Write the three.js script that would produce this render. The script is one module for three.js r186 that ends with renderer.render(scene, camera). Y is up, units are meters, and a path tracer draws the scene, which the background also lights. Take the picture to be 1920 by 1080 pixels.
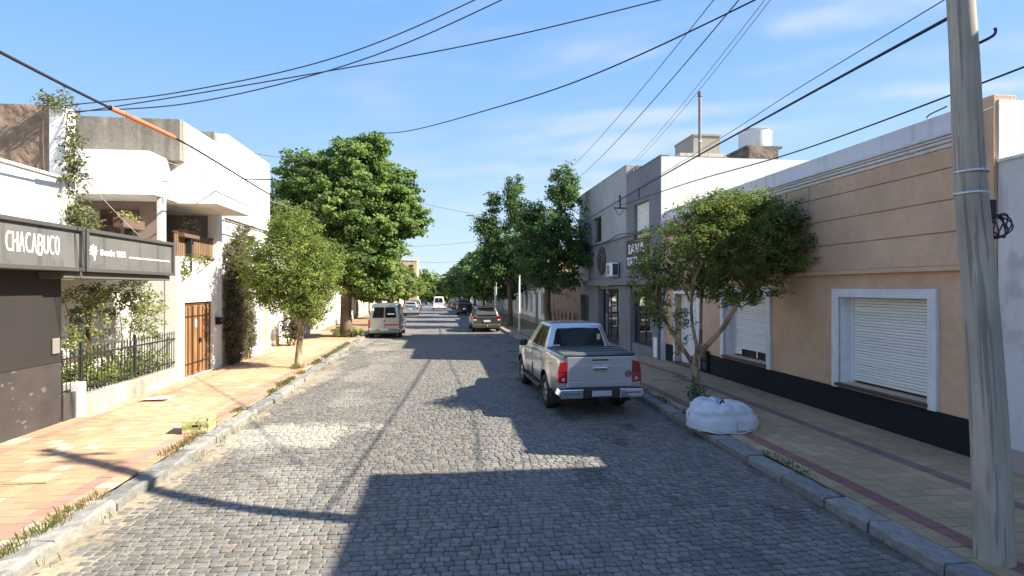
import * as THREE from 'three';
import { mergeGeometries, mergeVertices } from 'three/addons/utils/BufferGeometryUtils.js';
import { RoundedBoxGeometry } from 'three/addons/geometries/RoundedBoxGeometry.js';
import { FontLoader } from 'three/addons/loaders/FontLoader.js';
import { TextGeometry } from 'three/addons/geometries/TextGeometry.js';

// ------------------------------------------------------------------ camera, sky, sun, exposure
// world: x = to the right of the street axis, y = up, z = -(distance along the street)
const scene = new THREE.Scene();
const EXPOSURE = 2.8;
const renderer = new THREE.WebGLRenderer({ antialias: true });
renderer.toneMapping = THREE.LinearToneMapping;
renderer.toneMappingExposure = EXPOSURE;
renderer.shadowMap.enabled = true;
const camera = new THREE.PerspectiveCamera(54.43, 16 / 9, 0.1, 2000);
camera.position.set(0, 2.55, 0);
camera.rotation.y = -Math.atan(124 / 1050);
scene.add(camera);

const toSun = new THREE.Vector3(1.2, 1, 0.34).normalize();
const sun = new THREE.DirectionalLight(new THREE.Color(1, 0.93, 0.80), 5.0);
sun.name = 'sun';
sun.position.set(toSun.x * 120, toSun.y * 120, toSun.z * 120 - 30);
sun.target.position.set(0, 0, -30);
sun.castShadow = true;
sun.shadow.mapSize.set(4096, 4096);
Object.assign(sun.shadow.camera, { left: -70, right: 70, top: 70, bottom: -70, near: 1, far: 320 });
scene.add(sun, sun.target);

// ------------------------------------------------------------------ random numbers and noise
function rng(seed) {
  let a = seed >>> 0;
  return () => { a = (a + 0x6D2B79F5) >>> 0; let t = a; t = Math.imul(t ^ (t >>> 15), t | 1); t ^= t + Math.imul(t ^ (t >>> 7), t | 61); return ((t ^ (t >>> 14)) >>> 0) / 4294967296; };
}
const lerp = (a, b, t) => a + (b - a) * t, clamp = (x, a = 0, b = 1) => Math.min(b, Math.max(a, x));
const smooth = (a, b, x) => { const t = clamp((x - a) / (b - a)); return t * t * (3 - 2 * t); };
function hash(x, y, k = 0) { let h = Math.imul(x, 374761393) + Math.imul(y, 668265263) + Math.imul(k, 1274126177); h = Math.imul(h ^ (h >>> 13), 1274126177); return ((h ^ (h >>> 16)) >>> 0) / 4294967296; }
function vnoise(x, y, p = 0, k = 0) {           // value noise, periodic when p (or [px, py]) > 0
  const x0 = Math.floor(x), y0 = Math.floor(y), fx = x - x0, fy = y - y0, u = fx * fx * (3 - 2 * fx), v = fy * fy * (3 - 2 * fy), px = p.length ? p[0] : p, py = p.length ? p[1] : p;
  const w = (n) => (px ? ((n % px) + px) % px : n), z = (n) => (py ? ((n % py) + py) % py : n);
  return lerp(lerp(hash(w(x0), z(y0), k), hash(w(x0 + 1), z(y0), k), u), lerp(hash(w(x0), z(y0 + 1), k), hash(w(x0 + 1), z(y0 + 1), k), u), v);
}
function fbm(x, y, p = 0, oct = 4, k = 0) { let s = 0, a = 0.5, n = 0; if (p.length) p = p.slice(); for (let i = 0; i < oct; i++) { s += a * vnoise(x, y, p, k + i); n += a; a *= 0.5; x *= 2; y *= 2; if (p.length) { p[0] *= 2; p[1] *= 2; } else p *= 2; } return s / n; }
const tn = (u, v, a, b, oct, k) => fbm(u * a, v * b, [a, b], oct, k);   // tileable noise with a x b cells

// the sky: air, thin cirrus and a bright haze low on the sunny side
{
  const W = 1024, Hh = 512, data = new Float32Array(W * Hh * 4), d = new THREE.Vector3();
  const stops = [[-0.1, .70, .86, .96], [0, .78, .91, .99], [.08, .62, .84, 1.02], [.2, .41, .69, 1.06], [.36, .27, .55, 1.06], [.6, .17, .42, 1.0], [1, .11, .32, .9]];
  for (let j = 0; j < Hh; j++) for (let i = 0; i < W; i++) {
    const el = ((j + .5) / Hh - .5) * Math.PI, th = ((i + .5) / W - .5) * 2 * Math.PI;
    d.set(Math.cos(el) * Math.cos(th), Math.sin(el), Math.cos(el) * Math.sin(th));
    let k = 0; const y = clamp(d.y, -0.1, 1);
    while (k < stops.length - 2 && y > stops[k + 1][0]) k++;
    const t = clamp((y - stops[k][0]) / (stops[k + 1][0] - stops[k][0]));
    const c = [1, 2, 3].map((n) => lerp(stops[k][n], stops[k + 1][n], t));
    const ang = Math.acos(clamp(d.dot(toSun), -1, 1)) * 180 / Math.PI;
    const glow = 0.9 * Math.exp(-ang / 24) + 0.16 * Math.exp(-ang / 60);
    const low = 1 - smooth(.0, .5, y);
    const warm = glow * (0.35 + 0.65 * low);
    c[0] += warm * 1.0; c[1] += warm * .92; c[2] += warm * .72;
    if (d.y > 0.02) {                                              // cirrus streaks
      const px = d.x / (d.y + .12), pz = d.z / (d.y + .12);
      const a = px * 1.0 + pz * .5, b = pz * 1.0 - px * .5;
      const broad = fbm(a * .6 + 7.3, b * .6 + 2.1, 0, 3, 11), fine = fbm(a * 2.2 + 3, b * 6.5, 0, 5, 23);
      const side = smooth(-1.0, 2.2, px) * .75 + .12;
      const cl = smooth(.44, .74, broad * .5 + fine * .55) * side * smooth(0.02, .2, d.y);
      for (let n = 0; n < 3; n++) c[n] = lerp(c[n], [.95, .97, 1.0][n], cl * .85);
    }
    const o = (j * W + i) * 4;
    for (let n = 0; n < 3; n++) data[o + n] = c[n] / EXPOSURE * (d.y < -0.02 ? .35 : 1);
    data[o + 3] = 1;
  }
  const tex = new THREE.DataTexture(data, W, Hh, THREE.RGBAFormat, THREE.FloatType);
  tex.mapping = THREE.EquirectangularReflectionMapping; tex.magFilter = tex.minFilter = THREE.LinearFilter; tex.wrapS = THREE.RepeatWrapping;
  tex.needsUpdate = true;
  scene.background = tex; scene.environment = tex;
}

// ------------------------------------------------------------------ naming and grouping helpers
const taken = new Map();
function numbered(name) { const n = taken.get(name) ?? 0; taken.set(name, n + 1); return n ? `${name}_${String(n).padStart(3, '0')}` : name; }
function mesh(name, geo, mat, parent) {
  const m = new THREE.Mesh(geo, mat); m.name = name; m.castShadow = m.receiveShadow = true; parent.add(m); return m;
}
function thing(name, label, category, [X, y, s] = [0, 0, 0], turn = 0, group) {
  const o = new THREE.Group(); o.name = numbered(name); o.position.set(X, y, -s); o.rotation.y = turn;
  o.userData = { label, category }; if (group) o.userData.group = group; scene.add(o); return o;
}
// a part given in world coordinates, stored relative to its (unturned) thing
function part(name, parent, geo, mat) {
  const p = new THREE.Vector3(); for (let o = parent; o && o !== scene; o = o.parent) p.add(o.position);
  geo.translate(-p.x, -p.y, -p.z); return mesh(name, geo, mat, parent);
}
function single(name, label, category, geo, mat, group) {          // a thing that is one mesh, geometry in world coordinates
  geo.computeBoundingBox(); const b = geo.boundingBox.clone(), c = b.getCenter(new THREE.Vector3());
  geo.translate(-c.x, -b.min.y, -c.z); const m = mesh(numbered(name), geo, mat, scene); m.position.set(c.x, b.min.y, c.z);
  m.userData = { label, category }; if (group) m.userData.group = group; return m;
}
function struct(name, label, category) { const o = new THREE.Group(); o.name = numbered(name); o.userData = { kind: 'structure', label, category }; scene.add(o); return o; }

// ------------------------------------------------------------------ geometry helpers
function worldUV(geo, k = 1) {                                      // uv in metres, picked by the way the face points
  const p = geo.attributes.position, n = geo.attributes.normal, uv = new Float32Array(p.count * 2);
  for (let i = 0; i < p.count; i++) {
    const ax = Math.abs(n.getX(i)), ay = Math.abs(n.getY(i)), az = Math.abs(n.getZ(i)); let u, v;
    if (ax >= ay && ax >= az) { u = p.getZ(i); v = p.getY(i); } else if (ay >= az) { u = p.getX(i); v = p.getZ(i); } else { u = p.getX(i); v = p.getY(i); }
    uv[2 * i] = u * k; uv[2 * i + 1] = v * k;
  }
  geo.setAttribute('uv', new THREE.BufferAttribute(uv, 2)); return geo;
}
function box(X0, X1, y0, y1, s0, s1) { const g = new THREE.BoxGeometry(Math.abs(X1 - X0), y1 - y0, Math.abs(s1 - s0)); g.translate((X0 + X1) / 2, (y0 + y1) / 2, -(s0 + s1) / 2); return worldUV(g); }
function rbox(X0, X1, y0, y1, s0, s1, r = 0.015) { const g = new RoundedBoxGeometry(Math.abs(X1 - X0), y1 - y0, Math.abs(s1 - s0), 2, Math.min(r, Math.abs(X1 - X0) / 2.1, (y1 - y0) / 2.1, Math.abs(s1 - s0) / 2.1)); g.translate((X0 + X1) / 2, (y0 + y1) / 2, -(s0 + s1) / 2); return worldUV(g); }
function merge(list) {
  const L = list.map((g) => { const h = g.index ? g.toNonIndexed() : g; for (const k of Object.keys(h.attributes)) if (!['position', 'normal', 'uv', 'color'].includes(k)) h.deleteAttribute(k); return h; });
  return mergeGeometries(L);
}
// a wall parallel to the street with rectangular holes [s0, s1, y0, y1]; thickness goes away from the street
function facade(X, s0, s1, y0, y1, holes, thick = 0.3) {
  const sg = Math.sign(X), sh = new THREE.Shape([[s0, y0], [s1, y0], [s1, y1], [s0, y1]].map((p) => new THREE.Vector2(...p)));
  for (const [a, b, c, d] of holes) sh.holes.push(new THREE.Path([[a, c], [a, d], [b, d], [b, c]].map((p) => new THREE.Vector2(...p))));
  const g = new THREE.ExtrudeGeometry(sh, { depth: thick, bevelEnabled: false });
  const p = g.attributes.position, a = new Float32Array(p.count * 3);
  for (let i = 0; i < p.count; i++) { const j = sg > 0 ? i : i - (i % 3) + [0, 2, 1][i % 3]; a[3 * i] = X + sg * p.getZ(j); a[3 * i + 1] = p.getY(j); a[3 * i + 2] = -p.getX(j); }
  const o = new THREE.BufferGeometry(); o.setAttribute('position', new THREE.BufferAttribute(a, 3)); o.computeVertexNormals(); return worldUV(o);
}
// a tapered tube through points [X, y, s] (or Vector3) with radii
function taper(pts, radii, seg = 8, steps = 0) {
  const c = new THREE.CatmullRomCurve3(pts.map((p) => (p.isVector3 ? p : new THREE.Vector3(p[0], p[1], -p[2])))), n = steps || Math.max(2, (pts.length - 1) * 4);
  const fr = c.computeFrenetFrames(n, false), pos = [], uv = [], idx = [], len = c.getLength();
  for (let i = 0; i <= n; i++) {
    const t = i / n, q = c.getPoint(t), f = t * (radii.length - 1), k = Math.min(radii.length - 2, Math.floor(f)), r = radii.length > 1 ? lerp(radii[k], radii[k + 1], f - k) : radii[0];
    const kk = Math.min(n, Math.round(t * n)), N = fr.normals[kk], B = fr.binormals[kk];
    for (let j = 0; j <= seg; j++) { const a = j / seg * 2 * Math.PI, cs = Math.cos(a) * r, sn = Math.sin(a) * r; pos.push(q.x + N.x * cs + B.x * sn, q.y + N.y * cs + B.y * sn, q.z + N.z * cs + B.z * sn); uv.push(j / seg * 2 * Math.PI * (radii[0] || r), t * len); }
  }
  for (let i = 0; i < n; i++) for (let j = 0; j < seg; j++) { const a = i * (seg + 1) + j, b = a + seg + 1; idx.push(a, b, a + 1, b, b + 1, a + 1); }
  const g = new THREE.BufferGeometry(); g.setAttribute('position', new THREE.Float32BufferAttribute(pos, 3)); g.setAttribute('uv', new THREE.Float32BufferAttribute(uv, 2)); g.setIndex(idx); g.computeVertexNormals(); return g;
}
function cyl(X, s, y0, y1, r0, r1 = r0, seg = 20) { const g = new THREE.CylinderGeometry(r1, r0, y1 - y0, seg); g.translate(X, (y0 + y1) / 2, -s); return g; }

// ------------------------------------------------------------------ textures (colour, grain, stains)
function tex(size, fn, srgb = true, repeat = 1) {
  const d = new Uint8Array(size * size * 4);
  for (let j = 0; j < size; j++) for (let i = 0; i < size; i++) { const c = fn(i / size, j / size), o = (j * size + i) * 4; d[o] = clamp(c[0]) * 255; d[o + 1] = clamp(c[1] ?? c[0]) * 255; d[o + 2] = clamp(c[2] ?? c[0]) * 255; d[o + 3] = 255; }
  const t = new THREE.DataTexture(d, size, size); t.wrapS = t.wrapT = THREE.RepeatWrapping; t.magFilter = THREE.LinearFilter; t.minFilter = THREE.LinearMipmapLinearFilter; t.generateMipmaps = true;
  if (srgb) t.colorSpace = THREE.SRGBColorSpace; t.repeat.set(repeat, repeat); t.needsUpdate = true; return t;
}
const g1 = (v) => [v, v, v];
const TX = {
  plaster: tex(512, (u, v) => { const a = tn(u, v, 4, 4, 5, 1), b = tn(u, v, 40, 40, 2, 7); return g1(.80 + .16 * a + .06 * b); }, true, .31),
  limewash: tex(512, (u, v) => { const a = tn(u, v, 4, 4, 5, 131), st = tn(u, v, 26, 2, 4, 133), k = .90 + .1 * a - .07 * smooth(.58, .8, st); return [k, k * .995, k * .985]; }, true, .24),
  stained: tex(512, (u, v) => {                                    // weathered render with run marks
    const a = tn(u, v, 4, 3, 5, 3), st = tn(u, v, 34, 2, 4, 9), blot = smooth(.5, .72, tn(u, v, 6, 5, 5, 14)), f = tn(u, v, 80, 80, 2, 5);
    const k = .54 + .26 * a + .2 * (st - .5) + .22 * blot + .1 * (f - .5); return [k, k * .985, k * .95];
  }, true, .22),
  grime: tex(512, (u, v) => { const a = tn(u, v, 5, 5, 5, 31), st = tn(u, v, 30, 3, 4, 33), k = .88 + .12 * a - .13 * smooth(.56, .8, st) - .1 * smooth(.6, .75, tn(u, v, 9, 9, 4, 36)); return [k, k * .985, k * .96]; }, true, .27),
  granite: tex(256, (u, v) => { const a = tn(u, v, 6, 6, 4, 41), s = vnoise(u * 90, v * 90, 90, 43), k = .66 + .3 * a + (s > .82 ? .14 : s < .2 ? -.14 : 0); return [k, k * .99, k * .965]; }, true, 2.2),
  sand: tex(512, (u, v) => { const a = tn(u, v, 5, 5, 5, 51), s = tn(u, v, 70, 70, 2, 53), k = .62 + .3 * a + .2 * (s - .5); return [k, k * .97, k * .9]; }, true, .4),
  road: tex(512, (u, v) => { const a = tn(u, v, 5, 5, 5, 57), s = tn(u, v, 60, 60, 2, 58); return g1(.6 + .3 * a + .22 * (s - .5)); }, true, .25),
  bark: tex(256, (u, v) => { const a = tn(u, v, 12, 3, 4, 61), b = tn(u, v, 3, 2, 4, 63), k = .5 + .3 * a + .3 * b; return [k, k * .95, k * .86]; }, true, 1),
  smoothbark: tex(256, (u, v) => { const a = smooth(.42, .6, tn(u, v, 5, 3, 4, 66)), k = .68 + .3 * a; return [k, k * .93, k * .82]; }, true, 1),
  wood: tex(256, (u, v) => { const gr = tn(u, v, 30, 2, 4, 71), b = tn(u, v, 3, 2, 3, 73), k = .58 + .3 * gr + .22 * b; return [k, k * .97, k * .93]; }, true, 1),
  polewood: tex(1024, (u, v) => { const gr = tn(u, v, 60, 14, 4, 75), b = tn(u, v, 5, 16, 4, 77), cr = smooth(.63, .70, tn(u, v, 22, 9, 3, 79)), k = .68 + .12 * gr + .26 * b - .15 * cr; return [k, k * .985, k * .95]; }, true, 1),
  rubble: tex(512, (u, v) => { const a = tn(u, v, 7, 7, 5, 81), b = Math.abs(tn(u, v, 5, 5, 4, 83) - .5) * 2, k = .46 + .36 * a + .2 * b; return [k, k * .93, k * .86]; }, true, .45),
  scuff: tex(512, (u, v) => { const a = tn(u, v, 5, 5, 5, 85), sc = smooth(.72, .78, tn(u, v, 16, 26, 4, 87)) * smooth(.5, .65, tn(u, v, 3, 3, 3, 88)), k = .5 + .3 * a + .5 * sc; return [k, k * .97, k * .95]; }, true, .45),
  paper: tex(256, (u, v) => { const a = tn(u, v, 8, 8, 5, 91); return g1(.84 + .16 * a); }, true, 1),
  ribs: tex(128, (u, v) => g1(.5 + .5 * Math.cos(v * 2 * Math.PI * 5)), false, 1),
  fine: tex(256, (u, v) => g1(tn(u, v, 24, 24, 4, 95)), false, 2.5),
  rough: tex(256, (u, v) => g1(tn(u, v, 9, 9, 5, 97)), false, 1.1),
  weave: tex(256, (u, v) => g1(.5 + .25 * Math.sin(u * 2 * Math.PI * 40) + .25 * Math.sin(v * 2 * Math.PI * 40)), false, 4),
};
TX.polewood.repeat.set(1.05, .11);
const C = (r, g, b) => new THREE.Color().setRGB(r, g, b);
function mat(r, g, b, o = {}) { const { phys, ...rest } = o; return new (phys ? THREE.MeshPhysicalMaterial : THREE.MeshStandardMaterial)({ color: C(r, g, b), roughness: .88, side: THREE.DoubleSide, ...rest }); }
const wallMat = (r, g, b, map = TX.plaster, bump = TX.fine, bs = .004) => mat(r, g, b, { map, bumpMap: bump, bumpScale: bs, roughness: .92 });
const M = {
  white: wallMat(.80, .79, .765, TX.grime), whiteWall: wallMat(.84, .83, .81, TX.limewash), cream: wallMat(.76, .70, .58, TX.grime),
  tan: wallMat(.74, .475, .295, TX.plaster), tanLight: wallMat(.70, .465, .30, TX.plaster),
  black: mat(.012, .012, .014, { roughness: .97, map: TX.plaster }),
  parapet: wallMat(.74, .74, .75, TX.limewash), greyDark: wallMat(.26, .265, .275, TX.plaster), greyMid: wallMat(.46, .465, .46, TX.plaster), greyShop: wallMat(.22, .235, .245, TX.plaster),
  concrete: wallMat(.62, .56, .49, TX.stained), greyRoof: wallMat(.5, .49, .46, TX.stained),
  rubble: wallMat(.56, .45, .37, TX.rubble, TX.rough, .03), brick: wallMat(.46, .43, .40, TX.rubble, TX.rough, .02),
  shutter: mat(.88, .86, .78, { roughness: .55 }), frameWhite: mat(.87, .87, .87, { roughness: .6, map: TX.plaster }),
  sill: mat(.045, .045, .05, { roughness: .5 }), iron: mat(.022, .022, .022, { roughness: .55, metalness: .2 }), darkMetal: mat(.05, .05, .055, { roughness: .5, metalness: .5 }),
  steel: mat(.55, .55, .55, { roughness: .35, metalness: .9 }), galv: mat(.5, .51, .52, { roughness: .5, metalness: .6 }), whitePaint: mat(.8, .8, .8, { roughness: .5 }),
  glass: mat(.92, .95, .95, { phys: true, roughness: .02, transmission: 1, thickness: 0, ior: 1.5 }),
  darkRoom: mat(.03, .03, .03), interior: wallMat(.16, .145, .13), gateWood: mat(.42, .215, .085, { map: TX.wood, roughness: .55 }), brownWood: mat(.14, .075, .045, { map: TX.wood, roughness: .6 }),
  cable: mat(.015, .015, .017, { roughness: .7 }), orange: mat(.62, .17, .07, { roughness: .6 }), wire: mat(.05, .05, .05, { roughness: .7 }),
  redTrim: mat(.28, .06, .045, { roughness: .7, map: TX.plaster }), lime: mat(.68, .68, .30, { map: TX.grime, roughness: .85 }),
};
// ground height: the street falls away gently
const gy = (s) => (s > 0 ? -1.0e-4 * s * s : 0);
function poly(tab) { return (s) => { if (s <= tab[0][0]) return tab[0][1]; for (let i = 1; i < tab.length; i++) if (s <= tab[i][0]) return lerp(tab[i - 1][1], tab[i][1], (s - tab[i - 1][0]) / (tab[i][0] - tab[i - 1][0])); return tab[tab.length - 1][1]; }; }
const KL = poly([[-5, -3.7], [13, -3.76], [30, -4.2], [62, -4.75], [120, -5.7], [220, -7.6]]);
const KR = poly([[-5, 4.28], [13, 4.4], [30, 3.55], [62, 3.05], [120, 2.2], [220, 0.6]]);
const FL = poly([[-5, -6.9], [21, -6.95], [30, -7.4], [62, -8.1], [120, -9.2], [220, -11]]);
const FR = poly([[-5, 7.45], [17, 7.4], [30, 7.1], [36, 6.6], [62, 6.3], [120, 5.5], [220, 4]]);
// ------------------------------------------------------------------ ground, road, pavements
function strip(fa, fb, s0, s1, step, dy) {                          // a sheet along the street between two edges
  const pos = [], uv = [], idx = []; let n = 0;
  for (let s = s0; s <= s1 + 1e-6; s += step, n++) { const a = fa(s), b = fb(s), y = gy(s) + dy; pos.push(a, y, -s, b, y, -s); uv.push(a, s, b, s); }
  for (let i = 0; i < n - 1; i++) { const k = 2 * i; idx.push(k, k + 1, k + 2, k + 1, k + 3, k + 2); }
  const g = new THREE.BufferGeometry(); g.setAttribute('position', new THREE.Float32BufferAttribute(pos, 3)); g.setAttribute('uv', new THREE.Float32BufferAttribute(uv, 2)); g.setIndex(idx); g.computeVertexNormals(); return g;
}
{
  const g = struct('ground', 'bare earth ground under the town', 'ground');
  mesh('earth', strip(() => -500, () => 500, -60, 600, 12, -.35), mat(.2, .17, .13, { map: TX.sand }), g);
}
const road = struct('road', 'cobbled street paved with small grey granite setts', 'road');
{ // bedding: vertex colour pale along the left side, darker across the middle and right
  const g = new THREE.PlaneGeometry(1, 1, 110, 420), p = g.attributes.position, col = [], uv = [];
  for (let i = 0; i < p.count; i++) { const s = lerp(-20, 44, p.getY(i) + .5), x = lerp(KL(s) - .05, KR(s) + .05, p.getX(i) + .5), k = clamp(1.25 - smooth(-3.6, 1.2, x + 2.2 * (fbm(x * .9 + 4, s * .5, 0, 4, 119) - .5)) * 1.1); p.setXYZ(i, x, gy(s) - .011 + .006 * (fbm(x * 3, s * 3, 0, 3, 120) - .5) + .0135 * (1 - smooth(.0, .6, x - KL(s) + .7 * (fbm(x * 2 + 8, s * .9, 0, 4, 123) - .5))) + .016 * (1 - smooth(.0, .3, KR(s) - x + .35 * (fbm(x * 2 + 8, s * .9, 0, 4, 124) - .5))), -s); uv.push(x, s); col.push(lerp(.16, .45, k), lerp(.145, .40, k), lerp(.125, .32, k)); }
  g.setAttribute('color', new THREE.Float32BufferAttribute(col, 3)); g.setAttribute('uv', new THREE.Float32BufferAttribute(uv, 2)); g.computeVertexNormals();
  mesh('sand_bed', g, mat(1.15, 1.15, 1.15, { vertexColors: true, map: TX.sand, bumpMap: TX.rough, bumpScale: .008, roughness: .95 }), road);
}
mesh('far_paving', strip((s) => KL(s) - .05, (s) => KR(s) + .05, 39.9, 240, 4, -.004), mat(.26, .25, .24, { map: TX.road, bumpMap: TX.rough, bumpScale: .01, roughness: .9 }), road);
const stoneMat = mat(1, 1, 1, { map: TX.granite, bumpMap: TX.fine, bumpScale: .003, roughness: .78 });
function settGeo(seed) {
  const R = rng(seed), n = 8, base = [[1, .74], [.8, 1], [-.78, 1], [-1, .76], [-1, -.74], [-.8, -1], [.76, -1], [1, -.78]].map(([x, z]) => [x * (.5 + (R() - .5) * .09), z * (.5 + (R() - .5) * .10)]);
  const rings = [[1, -.055], [1, -.008], [.93, -.001], [.7, .0015]], pos = [], uv = [], idx = [];
  for (const [k, y] of rings) for (const [x, z] of base) { pos.push(x * k, y + (R() - .5) * .004 * (y > -.02), z * k); uv.push(x * .12 + seed * .37, z * .12 + seed * .11); }
  pos.push(0, .003, 0); uv.push(seed * .37, seed * .11);
  for (let r = 0; r < rings.length - 1; r++) for (let i = 0; i < n; i++) { const a = r * n + i, b = r * n + (i + 1) % n; idx.push(a, b, a + n, b, b + n, a + n); }
  for (let i = 0; i < n; i++) idx.push((rings.length - 1) * n + i, (rings.length - 1) * n + (i + 1) % n, rings.length * n);
  const g = new THREE.BufferGeometry(); g.setAttribute('position', new THREE.Float32BufferAttribute(pos, 3)); g.setAttribute('uv', new THREE.Float32BufferAttribute(uv, 2)); g.setIndex(idx); g.computeVertexNormals(); return g;
}
{
  const R = rng(5), geos = [1, 2, 3, 4, 5].map(settGeo), list = [];
  let s = 3.6, row = 0;
  while (s < 40) {
    const pitch = .092 + R() * .018; let x = KL(s) + .02 + R() * .06; const end = KR(s) - .02;
    while (x < end - .05) {
      const w = .088 + R() * .06, xc = x + w / 2, arc = .16 * Math.pow((xc - .3) / 4, 2) * (1 + .25 * Math.sin(s * .7));
      const worn = fbm(xc * .5, s * .35, 0, 4, 101), tone = .255 + .09 * (worn - .5) + (R() - .5) * .11;
      let c = [tone * 1.03, tone * .985, tone * (.90 + .12 * (R() - .5))];
      if (R() < .12) c = [c[0] * 1.12, c[1] * 1.0, c[2] * .94];
      const dust = smooth(.52, .66, fbm(xc * 1.3 + 9, s * 1.0, 0, 4, 107)) * (1 - smooth(-3.2, -.5, xc)) * .5;                // sand carried over the left side
      const spill = smooth(.42, .6, fbm(xc * 1.7, s * 1.5, 0, 5, 111) + .42 - Math.hypot((xc + 2.55) / 1.15, (s - 10.2) / .75) * .42) * 1.0;   // dried cement spill
      const k = clamp(Math.max(dust, spill)); c = [lerp(c[0], .56, k), lerp(c[1], .525, k), lerp(c[2], .46, k)];
      const oil = smooth(.62, .72, fbm(xc * 2.1 + 20, s * 1.4, 0, 4, 113)) * smooth(1.2, 2.2, xc); c = c.map((v) => v * (1 - .45 * oil));
      list.push({ x: xc, s: s + arc, w: w - .011, d: pitch - .0105, c, k: Math.floor(R() * 5), y: gy(s) + (R() - .5) * .009 + .012 * (fbm(xc * .8, s * .6, 0, 3, 117) - .5), r: (R() - .5) * .12, t1: (R() - .5) * .06, t2: (R() - .5) * .06 });
      x += w;
    }
    s += pitch; row++;
  }
  // the 300 nearest in view are meshes of their own, the rest is one mass
  const seen = list.map((o, i) => [i, o]).filter(([, o]) => o.s > 4.85 && Math.abs((o.x - .117 * o.s) / (o.s + .1 * o.x)) < .88).sort((a, b) => a[1].s - b[1].s).slice(0, 300), single_ = new Set(seen.map(([i]) => i));
  const tones = []; const m4 = new THREE.Matrix4(), q = new THREE.Quaternion(), e = new THREE.Euler();
  for (let i = 0; i < 6; i++) { const t = .195 + i * .024; tones.push(mat(t * 1.02, t * .985, t * .92, { map: TX.granite, bumpMap: TX.fine, bumpScale: .003, roughness: .78 })); }
  const buckets = geos.map(() => []);
  list.forEach((o, i) => {
    if (single_.has(i)) { const m = mesh('cobblestone', geos[o.k], tones[clamp(Math.round((o.c[0] - .195) / .024), 0, 5)], road); m.position.set(o.x, o.y, -o.s); m.rotation.set(o.t1, o.r, o.t2); m.scale.set(o.w, 1, o.d); }
    else buckets[o.k].push(o);
  });
  buckets.forEach((b, k) => {
    const im = new THREE.InstancedMesh(geos[k], stoneMat, b.length); im.name = 'cobblestones'; im.userData.kind = 'stuff'; im.castShadow = im.receiveShadow = true;
    b.forEach((o, i) => { m4.compose(new THREE.Vector3(o.x, o.y, -o.s), q.setFromEuler(e.set(o.t1, o.r, o.t2)), new THREE.Vector3(o.w, 1, o.d)); im.setMatrixAt(i, m4); im.setColorAt(i, C(...o.c)); });
    road.add(im);
  });
}
// pavements: slab, ribbed tiles, granite kerb stones
function kerbStone(len, w, h, seed, rough) {
  const R = rng(seed), sec = [[0, -.25], [0, h - .03], [.025, h], [w - .02, h], [w, h - .02], [w, -.25]], n = 5, pos = [], uv = [], idx = [];
  for (let i = 0; i <= n; i++) sec.forEach(([x, y]) => { const e = (i === 0 || i === n) ? .5 : 1; const z = lerp(.006, len - .006, i / n) + (R() - .5) * .02 * (i > 0 && i < n); const yy = y > 0 ? y + (R() - .65) * rough * e : y, xx = x + (R() - .5) * rough * .8; pos.push(xx, yy, -z); uv.push(x + yy, z + seed * .3); });
  const m = sec.length; for (let i = 0; i < n; i++) for (let j = 0; j < m - 1; j++) { const a = i * m + j, b = a + m; idx.push(a, a + 1, b, a + 1, b + 1, b); }
  for (const b of [0, n * m]) for (let j = 1; j < m - 1; j++) idx.push(b, b + j, b + j + 1);
  const g = new THREE.BufferGeometry(); g.setAttribute('position', new THREE.Float32BufferAttribute(pos, 3)); g.setAttribute('uv', new THREE.Float32BufferAttribute(uv, 2)); g.setIndex(idx);
  const f = g.toNonIndexed(); f.computeVertexNormals(); return f;
}
const tileGeo = (() => { const g = new THREE.BoxGeometry(1, .02, 1); g.deleteAttribute('uv'); const p = g.attributes.position; for (let i = 0; i < p.count; i++) if (p.getY(i) > 0) { p.setX(i, p.getX(i) * .985); p.setZ(i, p.getZ(i) * .985); } const uv = new Float32Array(p.count * 2); for (let i = 0; i < p.count; i++) { uv[2 * i] = p.getX(i) + .5; uv[2 * i + 1] = p.getZ(i) + .5; } g.setAttribute('uv', new THREE.BufferAttribute(uv, 2)); return g; })();
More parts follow.
